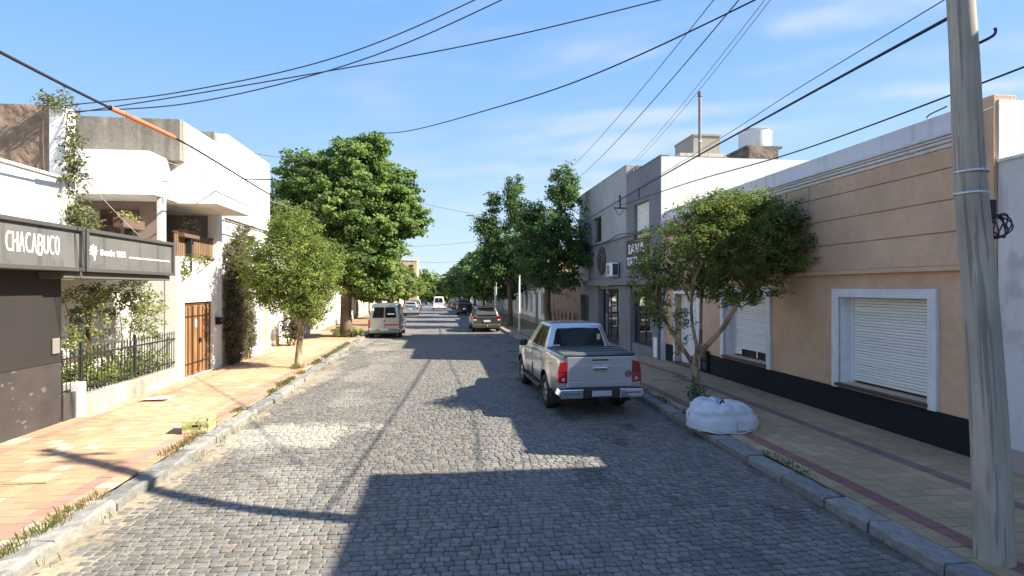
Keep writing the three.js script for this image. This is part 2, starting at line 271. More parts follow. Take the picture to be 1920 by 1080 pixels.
function pavement(side, K, F, label, tileColour, seed) {
  const sg = side, P = struct('pavement', label, 'pavement'), R = rng(seed);
  const inner = (s) => K(s) + sg * .27, outer = (s) => F(s) + sg * .25;
  mesh('mortar_bed', strip(inner, outer, -30, 240, 1, .118), mat(.36, .31, .25, { map: TX.sand, roughness: .95 }), P);
  mesh('far_tiling', strip(inner, outer, 33.8, 240, 2, .132), mat(...tileColour(9, 9, .5, .5), { map: TX.sand, roughness: .9 }), P);
  // kerb stones
  let s = -1, k = 0; const km = [mat(.37, .36, .34, { map: TX.granite, bumpMap: TX.rough, bumpScale: .015 }), mat(.30, .295, .285, { map: TX.granite, bumpMap: TX.rough, bumpScale: .015 }), mat(.43, .41, .375, { map: TX.granite, bumpMap: TX.rough, bumpScale: .015 })];
  while (s < 60) {
    const len = .65 + R() * .6, w = .25 + R() * .05, rough = sg < 0 ? .06 : .028, g = kerbStone(len, w, .128 + (R() - .5) * .025, seed + k * 7, rough);
    const m = mesh('kerb_stone', g, km[Math.floor(R() * 3)], P), x = K(s), dx = K(s + len) - x;
    m.position.set(sg > 0 ? x - .0 : x, gy(s), -s); if (sg < 0) { m.scale.x = -1; } m.rotation.y = -Math.atan2(dx, len) + (R() - .5) * .03; m.rotation.z = (R() - .5) * .05;
    s += len + .012; k++;
  }
  mesh('far_kerb', (() => { const a = strip((t) => K(t), inner, 60, 240, 3, .128), b = strip((t) => K(t), (t) => K(t) - sg * .01, 60, 240, 3, .06); return merge([a, b]); })(), km[1], P);
  // tiles
  const T = .2, list = [];
  for (let r = 0, t = 3.4; t < 34; t += T, r++) for (let x = Math.abs(inner(t)) + T / 2 + .01, c = 0; x < Math.abs(outer(t)); x += T, c++) {
    const X = sg * x; list.push({ X, s: t, c: tileColour(x - Math.abs(K(t)), Math.abs(F(t)) - x, R(), fbm(X * .8, t * .5, 0, 4, seed)), y: gy(t) + .128 + (R() - .5) * .005, a: (R() - .5) * .012, b: (R() - .5) * .012 });
  }
  const near = list.map((o, i) => [i, o]).filter(([, o]) => { const d = .117 * o.X + .993 * o.s, l = .993 * o.X - .117 * o.s; return d > 1 && Math.abs(l / d) < .93 && (2.42 / d) < .52; }).sort((a, b) => a[1].s - b[1].s).slice(0, 300), own = new Set(near.map(([i]) => i));
  const rest = list.filter((_, i) => !own.has(i)), tm = mat(1, 1, 1, { bumpMap: TX.ribs, bumpScale: .004, roughness: .85 }), cache = new Map();
  for (const [, o] of near) { const key = o.c.map((v) => Math.round(v * 25)).join(); if (!cache.has(key)) cache.set(key, mat(...o.c, { bumpMap: TX.ribs, bumpScale: .004, roughness: .85 })); const m = mesh('paving_tile', tileGeo, cache.get(key), P); m.position.set(o.X, o.y, -o.s); m.rotation.set(o.a, 0, o.b); m.scale.set(.194, 1, .194); }
  const im = new THREE.InstancedMesh(tileGeo, tm, rest.length), m4 = new THREE.Matrix4(), q = new THREE.Quaternion(), e = new THREE.Euler(); im.name = 'paving_tiles'; im.userData.kind = 'stuff'; im.castShadow = im.receiveShadow = true;
  rest.forEach((o, i) => { m4.compose(new THREE.Vector3(o.X, o.y, -o.s), q.setFromEuler(e.set(o.a, 0, o.b)), new THREE.Vector3(.194, 1, .194)); im.setMatrixAt(i, m4); im.setColorAt(i, C(...o.c)); });
  P.add(im); return P;
}
pavement(-1, KL, FL, 'sunlit left pavement of orange tiles with a red tile line', (d, w, r, n) => {
  const k = .80 + .24 * r + .75 * (n - .5); if (d > .48 && d < .68) return [.48 * k, .25 * k, .185 * k]; if (w > .38 && w < .58) return [.48 * k, .26 * k, .185 * k];
  return r > .93 ? [.52 * k, .42 * k, .30 * k] : [.52 * k, .325 * k, .19 * k];
}, 201);
pavement(1, KR, FR, 'shaded right pavement of yellow ribbed tiles with dark red lines', (d, w, r, n) => {
  const k = .78 + .22 * r + .6 * (n - .5); if (d > .5 && d < .74) return [.27 * k, .12 * k, .10 * k]; if (w > .9 && w < 1.12) return [.22 * k, .14 * k, .12 * k];
  return [.41 * k, .295 * k, .165 * k];
}, 301);
// ------------------------------------------------------------------ right side: tan house
// a window with roller shutter in a street wall at X (right side): parts under the house
const slatCache = new Map();
function slatGeo(len, p) {                                          // one shutter slat, gently convex
  const key = len.toFixed(3) + p; if (slatCache.has(key)) return slatCache.get(key);
  const sh = new THREE.Shape(); sh.moveTo(0, -p / 2 + .002); sh.quadraticCurveTo(-.016, 0, 0, p / 2 - .004); sh.lineTo(.008, p / 2 - .004); sh.lineTo(.008, -p / 2 + .002);
  const g = new THREE.ExtrudeGeometry(sh, { depth: len, bevelEnabled: false, curveSegments: 4 }); g.translate(0, 0, -len / 2); worldUV(g); slatCache.set(key, g); return g;
}
function shutter(parent, X, s0, s1, y0, y1, m, sg = 1, p = .052, gap) {
  const S = new THREE.Group(); S.name = 'roller_shutter'; S.position.set(X - parent.position.x, 0, -(s0 + s1) / 2 - parent.position.z); parent.add(S);
  const len = s1 - s0, R = rng(Math.round(s0 * 100)), ms = [0, 1, 2].map((i) => { const c = m.clone(); c.color.multiplyScalar(1 - .045 * i); return c; });
  for (let y = y1 - p / 2; y > y0; y -= p) {
    if (gap && y < y0 + .17 && y > y0 + .045) { for (const [a, b] of gap) { const k = mesh('slat', slatGeo(b - a, p), ms[0], S); k.position.set(0, y, (a + b) / 2); if (sg < 0) k.scale.x = -1; } continue; }
    const k = mesh('slat', slatGeo(len - .01, p), ms[Math.floor(R() * 3)], S); k.position.set((R() - .5) * .004, y, 0); k.rotation.x = (R() - .5) * .004; if (sg < 0) k.scale.x = -1;
  }
  return S;
}
function surround(parent, X, s0, s1, y0, y1, m, w = .15, proud = .05, sg = 1) {
  const a = X - sg * proud, b = X + sg * .02;
  part('window_jamb', parent, rbox(a, b, y0, y1 + w, s0 - w, s0, .008), m); part('window_jamb', parent, rbox(a, b, y0, y1 + w, s1, s1 + w, .008), m);
  part('window_head', parent, rbox(a + sg * .002, b, y1, y1 + w - .003, s0 - .001, s1 + .001, .006), m);
}
function lining(parent, X, s0, s1, y0, y1, m, d = .3, sg = 1) {
  part('window_reveal', parent, merge([box(X + sg * .012, X + sg * d, y0, y1, s0, s0 + .012), box(X + sg * .012, X + sg * d, y0, y1, s1 - .012, s1), box(X + sg * .012, X + sg * d, y1 - .012, y1, s0 + .012, s1 - .012)]), m);
}
{
  const X = 7.45, T = thing('tan_house', 'low tan house with white parapet, roller shutters and black skirting', 'house', [X, 0, 12.5]);
  const w1 = [12.26, 14.3, .76, 2.38], w2 = [7.86, 9.87, .76, 2.38], dr = [15.85, 17.55, .1, 2.36];
  part('wall', T, facade(X, 6.83, 18.3, -.4, 4.66, [w1, w2, dr], .34), M.tan);
  part('house_body', T, box(X + .35, X + 9, -.4, 4.6, 6.85, 18.28), M.interior);
  part('parapet', T, rbox(X + .0, X + .22, 4.86, 5.18, 7.02, 18.3, .012), M.parapet);
  part('side_wall', T, box(X + .02, X + 9, -.4, 5.12, 6.785, 6.825), M.whiteWall); part('parapet_return', T, box(X + .225, X + 9, 4.6, 5.1, 6.83, 7.0), M.parapet);
  for (const [y0, y1, d] of [[4.64, 4.705, .05], [4.705, 4.76, .09], [4.76, 4.80, .12], [4.80, 4.86, .155]]) part('cornice_moulding', T, rbox(X - d, X + .2, y0, y1 - .004, 7.0, 18.3, .012), M.parapet);
  // smooth render panels between the ledge and the cornice, with open joints
  for (const [y0, y1] of [[2.885, 3.372], [3.39, 3.852], [3.87, 4.322], [4.34, 4.634]]) for (const [a, b] of [[7.02, 10.705], [10.73, 14.5], [14.525, 18.3]]) part('render_panel', T, rbox(X - .035, X + .01, y0, y1, a, b, .007), M.tanLight);
  part('ledge', T, rbox(X - .10, X + .01, 2.80, 2.88, 6.84, 18.3, .015), M.tan);
  part('pier', T, rbox(X - .05, X + .3, -.3, 5.185, 6.80, 7.0, .01), M.tan);
  for (const [a, b] of [[7.0, 15.7], [17.7, 18.3]]) part('skirting', T, rbox(X - .028, X + .01, -.2, .665, a, b, .008), M.black);
  for (const w of [w1, w2]) {
    const [a, b, c, d] = w; surround(T, X, a, b, .665, d, M.frameWhite, .155, .055); lining(T, X, a, b, c, d, M.frameWhite, .3);
    part('sill', T, rbox(X - .10, X + .34, c - .055, c - .002, a - .02, b + .02, .008), M.sill);
    part('shutter_guide', T, rbox(X + .22, X + .30, c, d, a + .013, a + .07, .005), M.frameWhite); part('shutter_guide', T, rbox(X + .22, X + .30, c, d, b - .07, b - .013, .005), M.frameWhite);
    shutter(T, X + .27, a + .06, b - .06, c + .02, d - .02, M.shutter, 1, .052, w === w1 ? [[-.95, -.62], [.08, .13], [.55, .95]].map(([p, q]) => [p, q]) : null);
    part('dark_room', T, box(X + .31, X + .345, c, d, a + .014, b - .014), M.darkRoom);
  }
  const D = part('front_door', T, rbox(X + .2, X + .25, .1, 2.34, 15.86, 17.54, .006), M.frameWhite);
  for (const k of [0, 1, 2]) part('door_panel', D, rbox(X + .185, X + .2, .22, 2.24, 15.95 + k * .54, 16.42 + k * .54, .01), M.frameWhite);
  part('door_handle', D, rbox(X + .15, X + .19, 1.05, 1.2, 16.44, 16.48, .01), M.steel);
  surround(T, X, 15.85, 17.55, .1, 2.36, M.frameWhite, .1, .04);
  part('threshold', T, rbox(X - .12, X + .34, .0, .16, 15.7, 17.7, .02), M.sill);
  const mb = part('meter_box', T, rbox(X - .09, X - .03, .14, .76, 15.12, 15.5, .012), M.black);
  part('meter_cover', mb, rbox(X - .1, X - .09, .5, .68, 15.2, 15.42, .005), M.darkMetal); part('meter_cover', mb, rbox(X - .1, X - .09, .24, .42, 15.2, 15.42, .005), M.darkMetal);
  part('downpipe', T, cyl(X - .09, 6.93, 3.0, 4.05, .045), M.galv);
  part('downpipe', T, cyl(X - .13, 7.02, 4.5, 5.0, .05), M.galv);
  part('pipe_bracket', T, rbox(X - .19, X, 4.44, 4.5, 6.96, 7.08, .02), M.galv); part('roof_spike', T, taper([[X + .1, 5.17, 7.95], [X + .08, 5.24, 8.0], [X + .03, 5.28, 7.6]], [.012], 6), M.iron);
}
{
  const T = thing('white_neighbour_house', 'low white plastered house beside the utility pole', 'house', [7.45, 0, 6.1]);
  part('wall', T, box(7.45, 7.75, -.4, 4.25, 5.47, 6.78), wallMat(.70, .69, .69, TX.grime)); part('house_body', T, box(7.755, 16, -.4, 3.6, 5.47, 6.78), M.whiteWall); part('base_course', T, rbox(7.42, 7.45, -.2, .42, 5.47, 6.78, .01), mat(.45, .36, .34, { map: TX.grime }));
  part('parapet_cap', T, rbox(7.42, 7.78, 4.25, 4.30, 5.47, 6.78, .015), M.whiteWall);
  const B = thing('tall_white_house', 'tall plain white two-storey house beside the camera', 'house', [7.45, 0, 0]);
  part('wall', B, facade(7.45, -9, 5.45, -.4, 7.08, [[-6, -4.6, .9, 2.4], [-2.5, -1.5, .1, 2.2], [1, 2.6, .9, 2.4], [-6, -4.6, 4.2, 5.8], [1, 2.6, 4.2, 5.8]], .3), M.whiteWall);
  part('house_body', B, box(7.76, 17, -.4, 7.0, -9, 5.44), M.whiteWall);
}
// ------------------------------------------------------------------ right side: grey shop with flat above
const font = await new FontLoader().loadAsync('fonts/droid/droid_sans_bold.typeface.json');
const fontReg = await new FontLoader().loadAsync('fonts/droid/droid_sans_regular.typeface.json');
function lettering(text, size, depth, sx = 1, sy = 1, f = font) { const g = new TextGeometry(text, { font: f, size, depth, curveSegments: 5, bevelEnabled: false }); g.computeBoundingBox(); const b = g.boundingBox; g.translate(-(b.min.x + b.max.x) / 2, -b.min.y, 0); g.scale(sx, sy, 1); return g; }
{
  const X = 7.25, T = thing('grey_shop_building', 'two-storey grey building with dark shopfront and air conditioner', 'building', [X, 0, 24]);
  const upA = wallMat(.24, .245, .26, TX.plaster), upB = M.greyMid;
  const shopWin = [18.95, 21.2, .42, 2.44], shopDoor = [22.75, 25.9, .1, 2.5], gate = [27.7, 29.7, .1, 2.2], winA = [19.4, 21.05, 4.05, 5.75], winB = [25.6, 27.2, 4.75, 5.95];
  part('ground_floor_wall', T, facade(X, 18.36, 30, -.4, 2.64, [shopWin, shopDoor, gate], .3), M.greyShop);
  part('upper_wall', T, facade(X, 18.36, 21.95, 2.66, 7.04, [winA], .3), upA);
  part('upper_wall', T, facade(X, 21.96, 30, 4.62, 7.5, [winB], .3), upB);
  part('mid_wall', T, box(X, X + .3, 2.93, 4.6, 21.96, 28), wallMat(.27, .28, .285)); part('mid_wall', T, box(X, X + .3, 2.66, 4.6, 28.01, 30), M.greyMid);
  part('side_wall', T, box(X + .02, 14.5, -.4, 7.03, 18.30, 18.355), M.whiteWall);
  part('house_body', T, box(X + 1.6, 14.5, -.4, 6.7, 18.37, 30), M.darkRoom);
  part('roof_slab', T, box(X + .31, 14.5, 6.72, 6.9, 18.37, 30), M.greyRoof);
  part('parapet_return', T, box(X + .31, 14.5, 6.9, 7.46, 21.7, 21.95), wallMat(.62, .5, .40, TX.rubble)); part('parapet_cap', T, rbox(X - .02, X + .32, 7.5, 7.55, 21.96, 30, .01), M.greyMid); part('parapet_cap', T, rbox(X - .02, X + .32, 7.04, 7.085, 18.3, 21.94, .01), upA);
  part('ledge', T, rbox(X - .30, X + .1, 2.66, 2.92, 18.37, 28.0, .02), M.greyShop); part('ledge', T, rbox(X - .07, X + .1, 4.6, 4.68, 18.37, 30, .015), upA);
  // shopfront
  for (const [a, b] of [[18.36, 18.94], [21.25, 22.7], [25.95, 27.6]]) part('pillar', T, rbox(X - .08, X + .02, -.2, 2.64, a, b, .01), M.greyShop);
  const gw = part('shop_window', T, rbox(X + .10, X + .14, .42, .52, 18.96, 21.19, .01), M.iron);
  for (const s of [18.96, 20.02, 21.12]) part('window_frame', gw, rbox(X + .10, X + .15, .52, 2.43, s, s + .07, .008), M.iron);
  for (const s of [19.035, 20.095]) part('window_pane', gw, box(X + .118, X + .124, .52, 2.43, s, s + .98), M.glass);
  part('window_frame', gw, rbox(X + .10, X + .15, 2.37, 2.43, 19.03, 21.12, .008), M.iron);
  part('shop_floor', T, box(X + .3, X + 1.6, .0, .4, 18.6, 21.9), M.interior); part('shop_floor', T, box(X + .3, X + 1.6, -.1, .12, 22.0, 27.5), M.interior);
  part('display_card', T, rbox(X + .6, X + .62, .9, 1.5, 20.3, 20.9, .005), mat(.6, .58, .5)); part('display_card', T, rbox(X + .5, X + .52, .45, .9, 19.3, 19.7, .005), mat(.35, .1, .08));
  const dg = part('shop_door', T, rbox(X + .18, X + .24, .1, 2.48, 22.76, 22.84, .008), M.iron);
  for (const s of [23.75, 24.7, 25.82]) part('door_frame', dg, rbox(X + .18, X + .24, .1, 2.48, s, s + .07, .008), M.iron);
  for (const [a, b] of [[22.85, 23.74], [23.83, 24.69], [24.78, 25.81]]) part('door_pane', dg, box(X + .205, X + .211, .3, 2.42, a, b), M.glass);
  part('door_rail', dg, rbox(X + .18, X + .24, 2.42, 2.48, 22.84, 25.82, .008), M.iron); part('door_rail', dg, rbox(X + .17, X + .25, .1, .3, 22.84, 25.82, .008), M.iron);
  part('door_handle', dg, cyl(X + .15, 23.68, .9, 1.3, .015), M.steel);
  const ig = part('side_gate', T, rbox(X + .2, X + .23, .1, 2.18, 27.71, 29.69, .005), mat(.10, .10, .105, { roughness: .6 }));
  for (let s = 27.9; s < 29.6; s += .24) part('gate_bar', ig, rbox(X + .17, X + .2, .15, 2.14, s, s + .04, .008), M.iron);
  part('notice_sheet', T, rbox(X - .095, X - .08, .16, .85, 18.42, 18.74, .003), M.whitePaint);
  // first floor windows
  const wa = part('window_frame', T, rbox(X + .12, X + .2, 4.05, 4.12, 19.41, 21.04, .008), M.greyMid); part('window_frame', wa, rbox(X + .12, X + .2, 4.12, 4.5, 20.2, 20.26, .008), M.greyMid);
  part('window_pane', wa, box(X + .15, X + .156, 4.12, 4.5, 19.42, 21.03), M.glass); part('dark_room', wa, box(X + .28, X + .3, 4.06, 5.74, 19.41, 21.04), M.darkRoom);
  shutter(T, X + .14, 19.42, 21.03, 4.5, 5.74, M.shutter, 1, .06);
  const wb = part('window_frame', T, rbox(X + .1, X + .18, 4.76, 4.84, 25.61, 27.19, .008), M.iron); part('window_pane', wb, box(X + .13, X + .136, 4.84, 5.94, 25.62, 27.18), M.glass); part('window_frame', wb, rbox(X + .1, X + .18, 4.84, 5.94, 26.36, 26.44, .008), M.iron); part('dark_room', wb, box(X + .28, X + .3, 4.76, 5.94, 25.61, 27.19), M.darkRoom);
  part('wall_vent', T, rbox(X - .01, X + .02, 5.95, 6.35, 20.4, 20.52, .004), M.darkRoom);
  // emblem disc
  const em = part('wall_emblem', T, (() => { const g = new THREE.CylinderGeometry(.66, .66, .06, 40); g.rotateZ(Math.PI / 2); g.translate(X - .03, 3.82, -25.5); return g; })(), mat(.055, .055, .06, { roughness: .6 }));
  part('emblem_ring', em, (() => { const g = new THREE.TorusGeometry(.6, .025, 8, 40); g.rotateY(Math.PI / 2); g.translate(X - .065, 3.82, -25.5); return g; })(), mat(.13, .13, .14)); part('emblem_relief', em, (() => { const g = new THREE.TorusGeometry(.3, .05, 8, 30, 4.6); g.rotateY(Math.PI / 2); g.translate(X - .062, 3.85, -25.5); return g; })(), mat(.11, .11, .12));
  part('wall_lamp', T, (() => { const g = new THREE.SphereGeometry(.06, 12, 8); g.translate(X - .05, 4.2, -27.0); return g; })(), M.iron);
}
{
  const X = 7.25, T = thing('shop_sign', 'dark shop sign panel with white letters on the grey building', 'sign', [X - .04, 3.3, 20.7]);
  part('panel', T, rbox(X - .06, X - .012, 3.32, 4.42, 19.35, 21.8, .008), mat(.05, .04, .045, { roughness: .6 }));
  const put = (txt, y, sc) => { const g = lettering(txt, .3, .02, sc[0], sc[1]); g.rotateY(-Math.PI / 2); g.translate(X - .06, y, -20.6); part('letters', T, g, M.whitePaint); };
  put('IAVA', 3.88, [1.9, 1.2]); put('TATTOO', 3.42, [1.35, 1.1]);
}
{
  const X = 7.25, T = thing('air_conditioner', 'white air conditioner outdoor unit on the grey shop wall', 'air conditioner', [X - .2, 3.02, 23.2]);
  part('casing', T, rbox(X - .36, X - .06, 3.04, 3.62, 22.75, 23.6, .03), M.whitePaint);
  part('fan_grille', T, (() => { const g = new THREE.CylinderGeometry(.22, .22, .02, 28); g.rotateZ(Math.PI / 2); g.translate(X - .365, 3.33, -23.3); return g; })(), mat(.06, .06, .065));
  for (let k = 0; k < 4; k++) part('grille_ring', T, (() => { const g = new THREE.TorusGeometry(.05 + k * .05, .006, 5, 24); g.rotateY(Math.PI / 2); g.translate(X - .38, 3.33, -23.3); return g; })(), M.whitePaint);
  part('side_coil', T, rbox(X - .33, X - .1, 3.1, 3.56, 22.735, 22.75, .004), mat(.07, .07, .075));
  for (const s of [22.9, 23.45]) part('bracket', T, rbox(X - .36, X + .0, 3.0, 3.035, s - .02, s + .02, .006), M.galv);
}
// roof structures
{
  const P = thing('vent_pipe', 'tall thin vent pipe standing on the grey shop roof', 'pipe', [9.44, 6.9, 20]); part('pipe', P, cyl(9.44, 20, 6.88, 9.8, .055), mat(.27, .23, .20, { roughness: .8 })); part('cowl', P, cyl(9.44, 20, 9.72, 9.9, .085, .07), mat(.2, .16, .14)); part('guy_clamp', P, cyl(9.44, 20, 8.0, 8.08, .075), M.galv);
  const W = thing('water_tank', 'round white roof water tank on a brick base', 'water tank', [12.95, 6.9, 22.4]);
  part('brick_base', W, box(12.15, 13.4, 6.88, 8.25, 21.3, 23.0), M.brick); part('base_slab', W, rbox(12.1, 13.65, 8.25, 8.34, 21.4, 23.1, .01), M.brick);
  part('tank', W, cyl(12.97, 22.3, 8.34, 9.1, .64, .66, 36), M.whiteWall); part('lid', W, cyl(12.97, 22.3, 9.1, 9.17, .67, .6, 36), M.greyRoof); part('overflow_pipe', W, taper([[13.5, 6.9, 21.7], [13.5, 8.3, 21.7]], [.03], 8), M.galv);
  const S = thing('stair_tower', 'small beige stair tower on the far flat roof', 'roof tower', [12.3, 6.9, 27]); part('wall', S, box(11.95, 13.3, 6.88, 9.95, 26, 28.2), wallMat(.42, .385, .31)); part('roof_slab', S, rbox(11.92, 13.35, 9.95, 10.05, 25.96, 28.25, .01), wallMat(.4, .36, .3));
  const L = thing('rooftop_room', 'low white rooftop room in front of the stair tower', 'roof room', [12, 6.9, 24.5]); part('wall', L, box(10.6, 12.6, 6.88, 8.45, 24.2, 25.6), M.whiteWall); part('roof_slab', L, rbox(10.4, 13.1, 8.45, 8.6, 24.0, 25.8, .01), M.cream); part('window', L, rbox(10.9, 11.5, 7.5, 8.1, 24.17, 24.2, .005), M.darkRoom); part('window', L, rbox(11.8, 12.3, 7.5, 8.1, 24.17, 24.2, .005), M.darkRoom);
}
// setback plot with low red fence
{
  const T = thing('fence_wall', 'low red front fence with pale posts beyond the grey shop', 'fence', [7.0, 0, 33]);
  part('panel', T, box(7.05, 7.15, -.3, .75, 30.05, 36), M.redTrim); for (let s = 30.3; s < 36; s += 1.1) part('post', T, rbox(6.95, 7.2, -.3, 1.15, s, s + .22, .02), mat(.5, .34, .27, { map: TX.grime }));
  const U = thing('recessed_house', 'recessed cream house front behind the low red fence', 'house', [10.5, 0, 33]); part('wall', U, facade(10, 30.05, 35.9, -.4, 5.2, [[30.6, 31.8, .1, 2.3], [33, 34.6, .9, 2.2]], .3), M.cream); part('house_body', U, box(10.31, 14, -.4, 5.0, 30.05, 35.9), M.interior);
}
// generic street house: front with openings, each opening a part
const baseMat = wallMat(.4, .37, .34, TX.grime);
function streetHouse(side, s0, s1, h, wall, label, opens, o = {}) {
  const X = side > 0 ? FR((s0 + s1) / 2) + (o.dx || 0) : FL((s0 + s1) / 2) + (o.dx || 0), y0 = gy((s0 + s1) / 2), T = thing('street_house', label, 'house', [X, y0, (s0 + s1) / 2]), sg = side;
  const holes = opens.map(([a, b, c, d]) => [s0 + a, s0 + b, y0 + c, y0 + d]);
  part('wall', T, facade(X, s0, s1 - .02, y0 - .5, y0 + h, holes, .25), wall);
  part('house_body', T, box(X + sg * .255, X + sg * 8, y0 - .5, y0 + h - .05, s0 + .0, s1 - .02), o.body || wall);
  part('cornice', T, rbox(X - sg * .1, X + sg * .2, y0 + h - .35, y0 + h - .22, s0, s1 - .02, .02), o.trim || wall); part('parapet_cap', T, rbox(X - sg * .04, X + sg * .3, y0 + h, y0 + h + .06, s0, s1 - .02, .01), o.trim || wall);
  { let a = s0; const B = (p, q) => part('base_course', T, box(X - sg * .02, X, y0 - .3, y0 + .55, p, q), o.base || baseMat); for (const q of [...holes].filter((q) => q[2] < y0 + .4).sort((p, r) => p[0] - r[0])) { if (q[0] > a) B(a, q[0]); a = q[1]; } if (a < s1) B(a, s1 - .02); }
  holes.forEach(([a, b, c, d], i) => {
    const kind = opens[i][4] || 'window';
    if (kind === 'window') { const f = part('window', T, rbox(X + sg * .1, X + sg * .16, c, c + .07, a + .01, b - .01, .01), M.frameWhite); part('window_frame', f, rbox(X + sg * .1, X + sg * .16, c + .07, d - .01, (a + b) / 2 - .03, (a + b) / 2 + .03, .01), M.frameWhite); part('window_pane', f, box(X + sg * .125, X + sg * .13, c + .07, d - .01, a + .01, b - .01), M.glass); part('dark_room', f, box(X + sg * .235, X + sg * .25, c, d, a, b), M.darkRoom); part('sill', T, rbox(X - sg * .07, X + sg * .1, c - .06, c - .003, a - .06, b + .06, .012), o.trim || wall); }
    else if (kind === 'shutter') { shutter(T, X + sg * .14, a + .02, b - .02, c, d - .01, o.shut || M.shutter, sg, .075); part('shutter_frame', T, rbox(X - sg * .03, X + sg * .02, d, d + .1, a - .08, b + .08, .01), o.trim || wall); }
    else { const D = part('door', T, rbox(X + sg * .12, X + sg * .18, c, d - .01, a + .01, b - .01, .01), o.door || M.brownWood); part('door_panel', D, rbox(X + sg * .1, X + sg * .12, c + .9, d - .2, a + .12, b - .12, .02), o.door || M.brownWood); part('door_panel', D, rbox(X + sg * .1, X + sg * .12, c + .15, c + .8, a + .12, b - .12, .02), o.door || M.brownWood); part('door_handle', D, rbox(X + sg * .06, X + sg * .11, c + 1, c + 1.12, a + .14, a + .18, .01), M.steel); }
  });
  return T;
}
streetHouse(1, 36, 49, 4.6, M.whiteWall, 'low white house with dark windows behind the white post', [[1, 2.1, .9, 2.4], [3.4, 4.6, .1, 2.4, 'door'], [6, 7.2, .9, 2.4], [8.6, 9.8, .9, 2.4], [11, 12.2, .9, 2.4]], { body: wallMat(.72, .50, .33, TX.grime) });
streetHouse(1, 49, 62, 4.2, M.cream, 'cream single-storey house shaded by the second dark tree row', [[1, 2.2, .9, 2.3], [4, 5.2, .1, 2.3, 'door'], [7, 8.4, .9, 2.3], [10, 11.6, .9, 2.3, 'shutter']]);
streetHouse(1, 62, 80, 4.8, M.greyMid, 'grey house at the far end of the right side', [[2, 3.4, .9, 2.4], [6, 7.2, .1, 2.4, 'door'], [10, 11.4, .9, 2.4], [14, 15.4, .9, 2.4]]);
streetHouse(1, 80, 120, 4.2, M.cream, 'farthest cream house on the right side of the street', [[3, 5, .9, 2.4], [10, 12, .9, 2.4], [20, 22, .9, 2.4]]);
// ------------------------------------------------------------------ left side: dark shop with long fascia sign
{
  const X = -6.9, T = thing('dark_shop', 'dark brown shopfront with white upper parapet at the left edge', 'shop', [X, 0, 8]);
  part('lower_wall', T, facade(X, 2.0, 11.0, -.4, 1.22, [], .3), mat(.115, .10, .095, { map: TX.scuff, bumpMap: TX.fine, bumpScale: .004, roughness: .75 }));
  part('front_wall', T, facade(X + .012, 2.0, 10.98, 1.225, 2.86, [], .3), mat(.028, .023, .021, { map: TX.plaster, roughness: .7 }));
  part('upper_wall', T, box(X - .3, X, 2.87, 4.52, 2.0, 10.98), M.whiteWall);
  part('parapet_cap', T, rbox(X - .34, X + .04, 4.52, 4.57, 2.0, 10.98, .012), M.whiteWall);
  part('shop_body', T, box(X - 6, X - .31, -.4, 4.2, 2.0, 10.98), M.whiteWall);
  part('door_bell', T, rbox(X + .012, X + .05, 1.38, 1.66, 10.72, 10.9, .02), mat(.20, .18, .165));
  part('side_panel', T, rbox(X - .02, X + .03, -.2, .62, 11.02, 11.36, .008), mat(.17, .16, .155, { map: TX.scuff, roughness: .8 }));
}
{
  const X = -6.38, T = thing('fascia_sign', 'long grey framed fascia sign with white CHACABUCO lettering', 'sign', [X, 2.86, 10]);
  const face = mat(.145, .145, .142, { map: TX.grime, roughness: .6 }), fr = mat(.10, .098, .092, { map: TX.plaster, roughness: .6, metalness: .2 });
  for (const [a, b] of [[4.2, 10.80], [10.86, 14.15]]) {
    const pn = part('sign_panel', T, rbox(X - .46, X - .06, 2.90, 3.57, a + .05, b - .05, .006), face);
    part('frame_rail', pn, rbox(X - .5, X, 2.84, 2.91, a, b, .01), fr); part('frame_rail', pn, rbox(X - .5, X, 3.55, 3.62, a, b, .01), fr);
    part('frame_stile', pn, rbox(X - .5, X - .002, 2.91, 3.55, a, a + .07, .01), fr); part('frame_stile', pn, rbox(X - .5, X - .002, 2.91, 3.55, b - .07, b, .01), fr);
  }
  part('underside', T, rbox(X - .52, X - .1, 2.72, 2.835, 10.4, 14.1, .01), mat(.10, .092, .08));
  // lettering: tall narrow capitals, the B small and hung lower
  let s = 9.06; const letters = [['C', .30, 0], ['H', .30, 0], ['A', .31, 0], ['C', .31, 0], ['A', .31, 0], ['B', .34, -.03], ['U', .30, .0], ['C', .31, 0], ['O', .31, 0]];
  const W = .106;
  for (const [ch, h, dy] of letters) {
    const g = lettering(ch, .3, .012, 1, 1, fontReg); g.computeBoundingBox(); const b = g.boundingBox; g.scale(W / (b.max.x - b.min.x), h / (b.max.y - b.min.y), 1); g.rotateY(Math.PI / 2); g.translate(X - .062, 3.10 + dy, -(s + W / 2)); part('letter', T, g, M.whitePaint); s += W + .025;
  }
  // leaf emblem, 'Desde 1975' and the white line
  { const sh = new THREE.Shape(), n = 40; for (let i = 0; i <= n; i++) { const a = i / n * 2 * Math.PI, r = .115 * (.78 + .22 * Math.cos(a * 8)); (i ? sh.lineTo : sh.moveTo).call(sh, Math.cos(a) * r * 1.15, Math.sin(a) * r); } const g = new THREE.ExtrudeGeometry(sh, { depth: .012, bevelEnabled: false }); g.rotateY(Math.PI / 2); g.translate(X - .062, 3.24, -11.12); part('leaf_emblem', T, g, M.whitePaint);
    part('emblem_stem', T, (() => { const q = new THREE.BoxGeometry(.012, .09, .022); q.rotateX(-.25); q.translate(X - .056, 3.10, -11.17); return q; })(), M.whitePaint); }
  { const g = lettering('Desde 1975', .1, .012, 1.12, 1.15); g.rotateY(Math.PI / 2); g.translate(X - .062, 3.16, -11.76); part('letters', T, g, M.whitePaint); }
  part('white_line', T, rbox(X - .062, X - .05, 3.155, 3.185, 12.30, 13.98, .003), M.whitePaint);
}
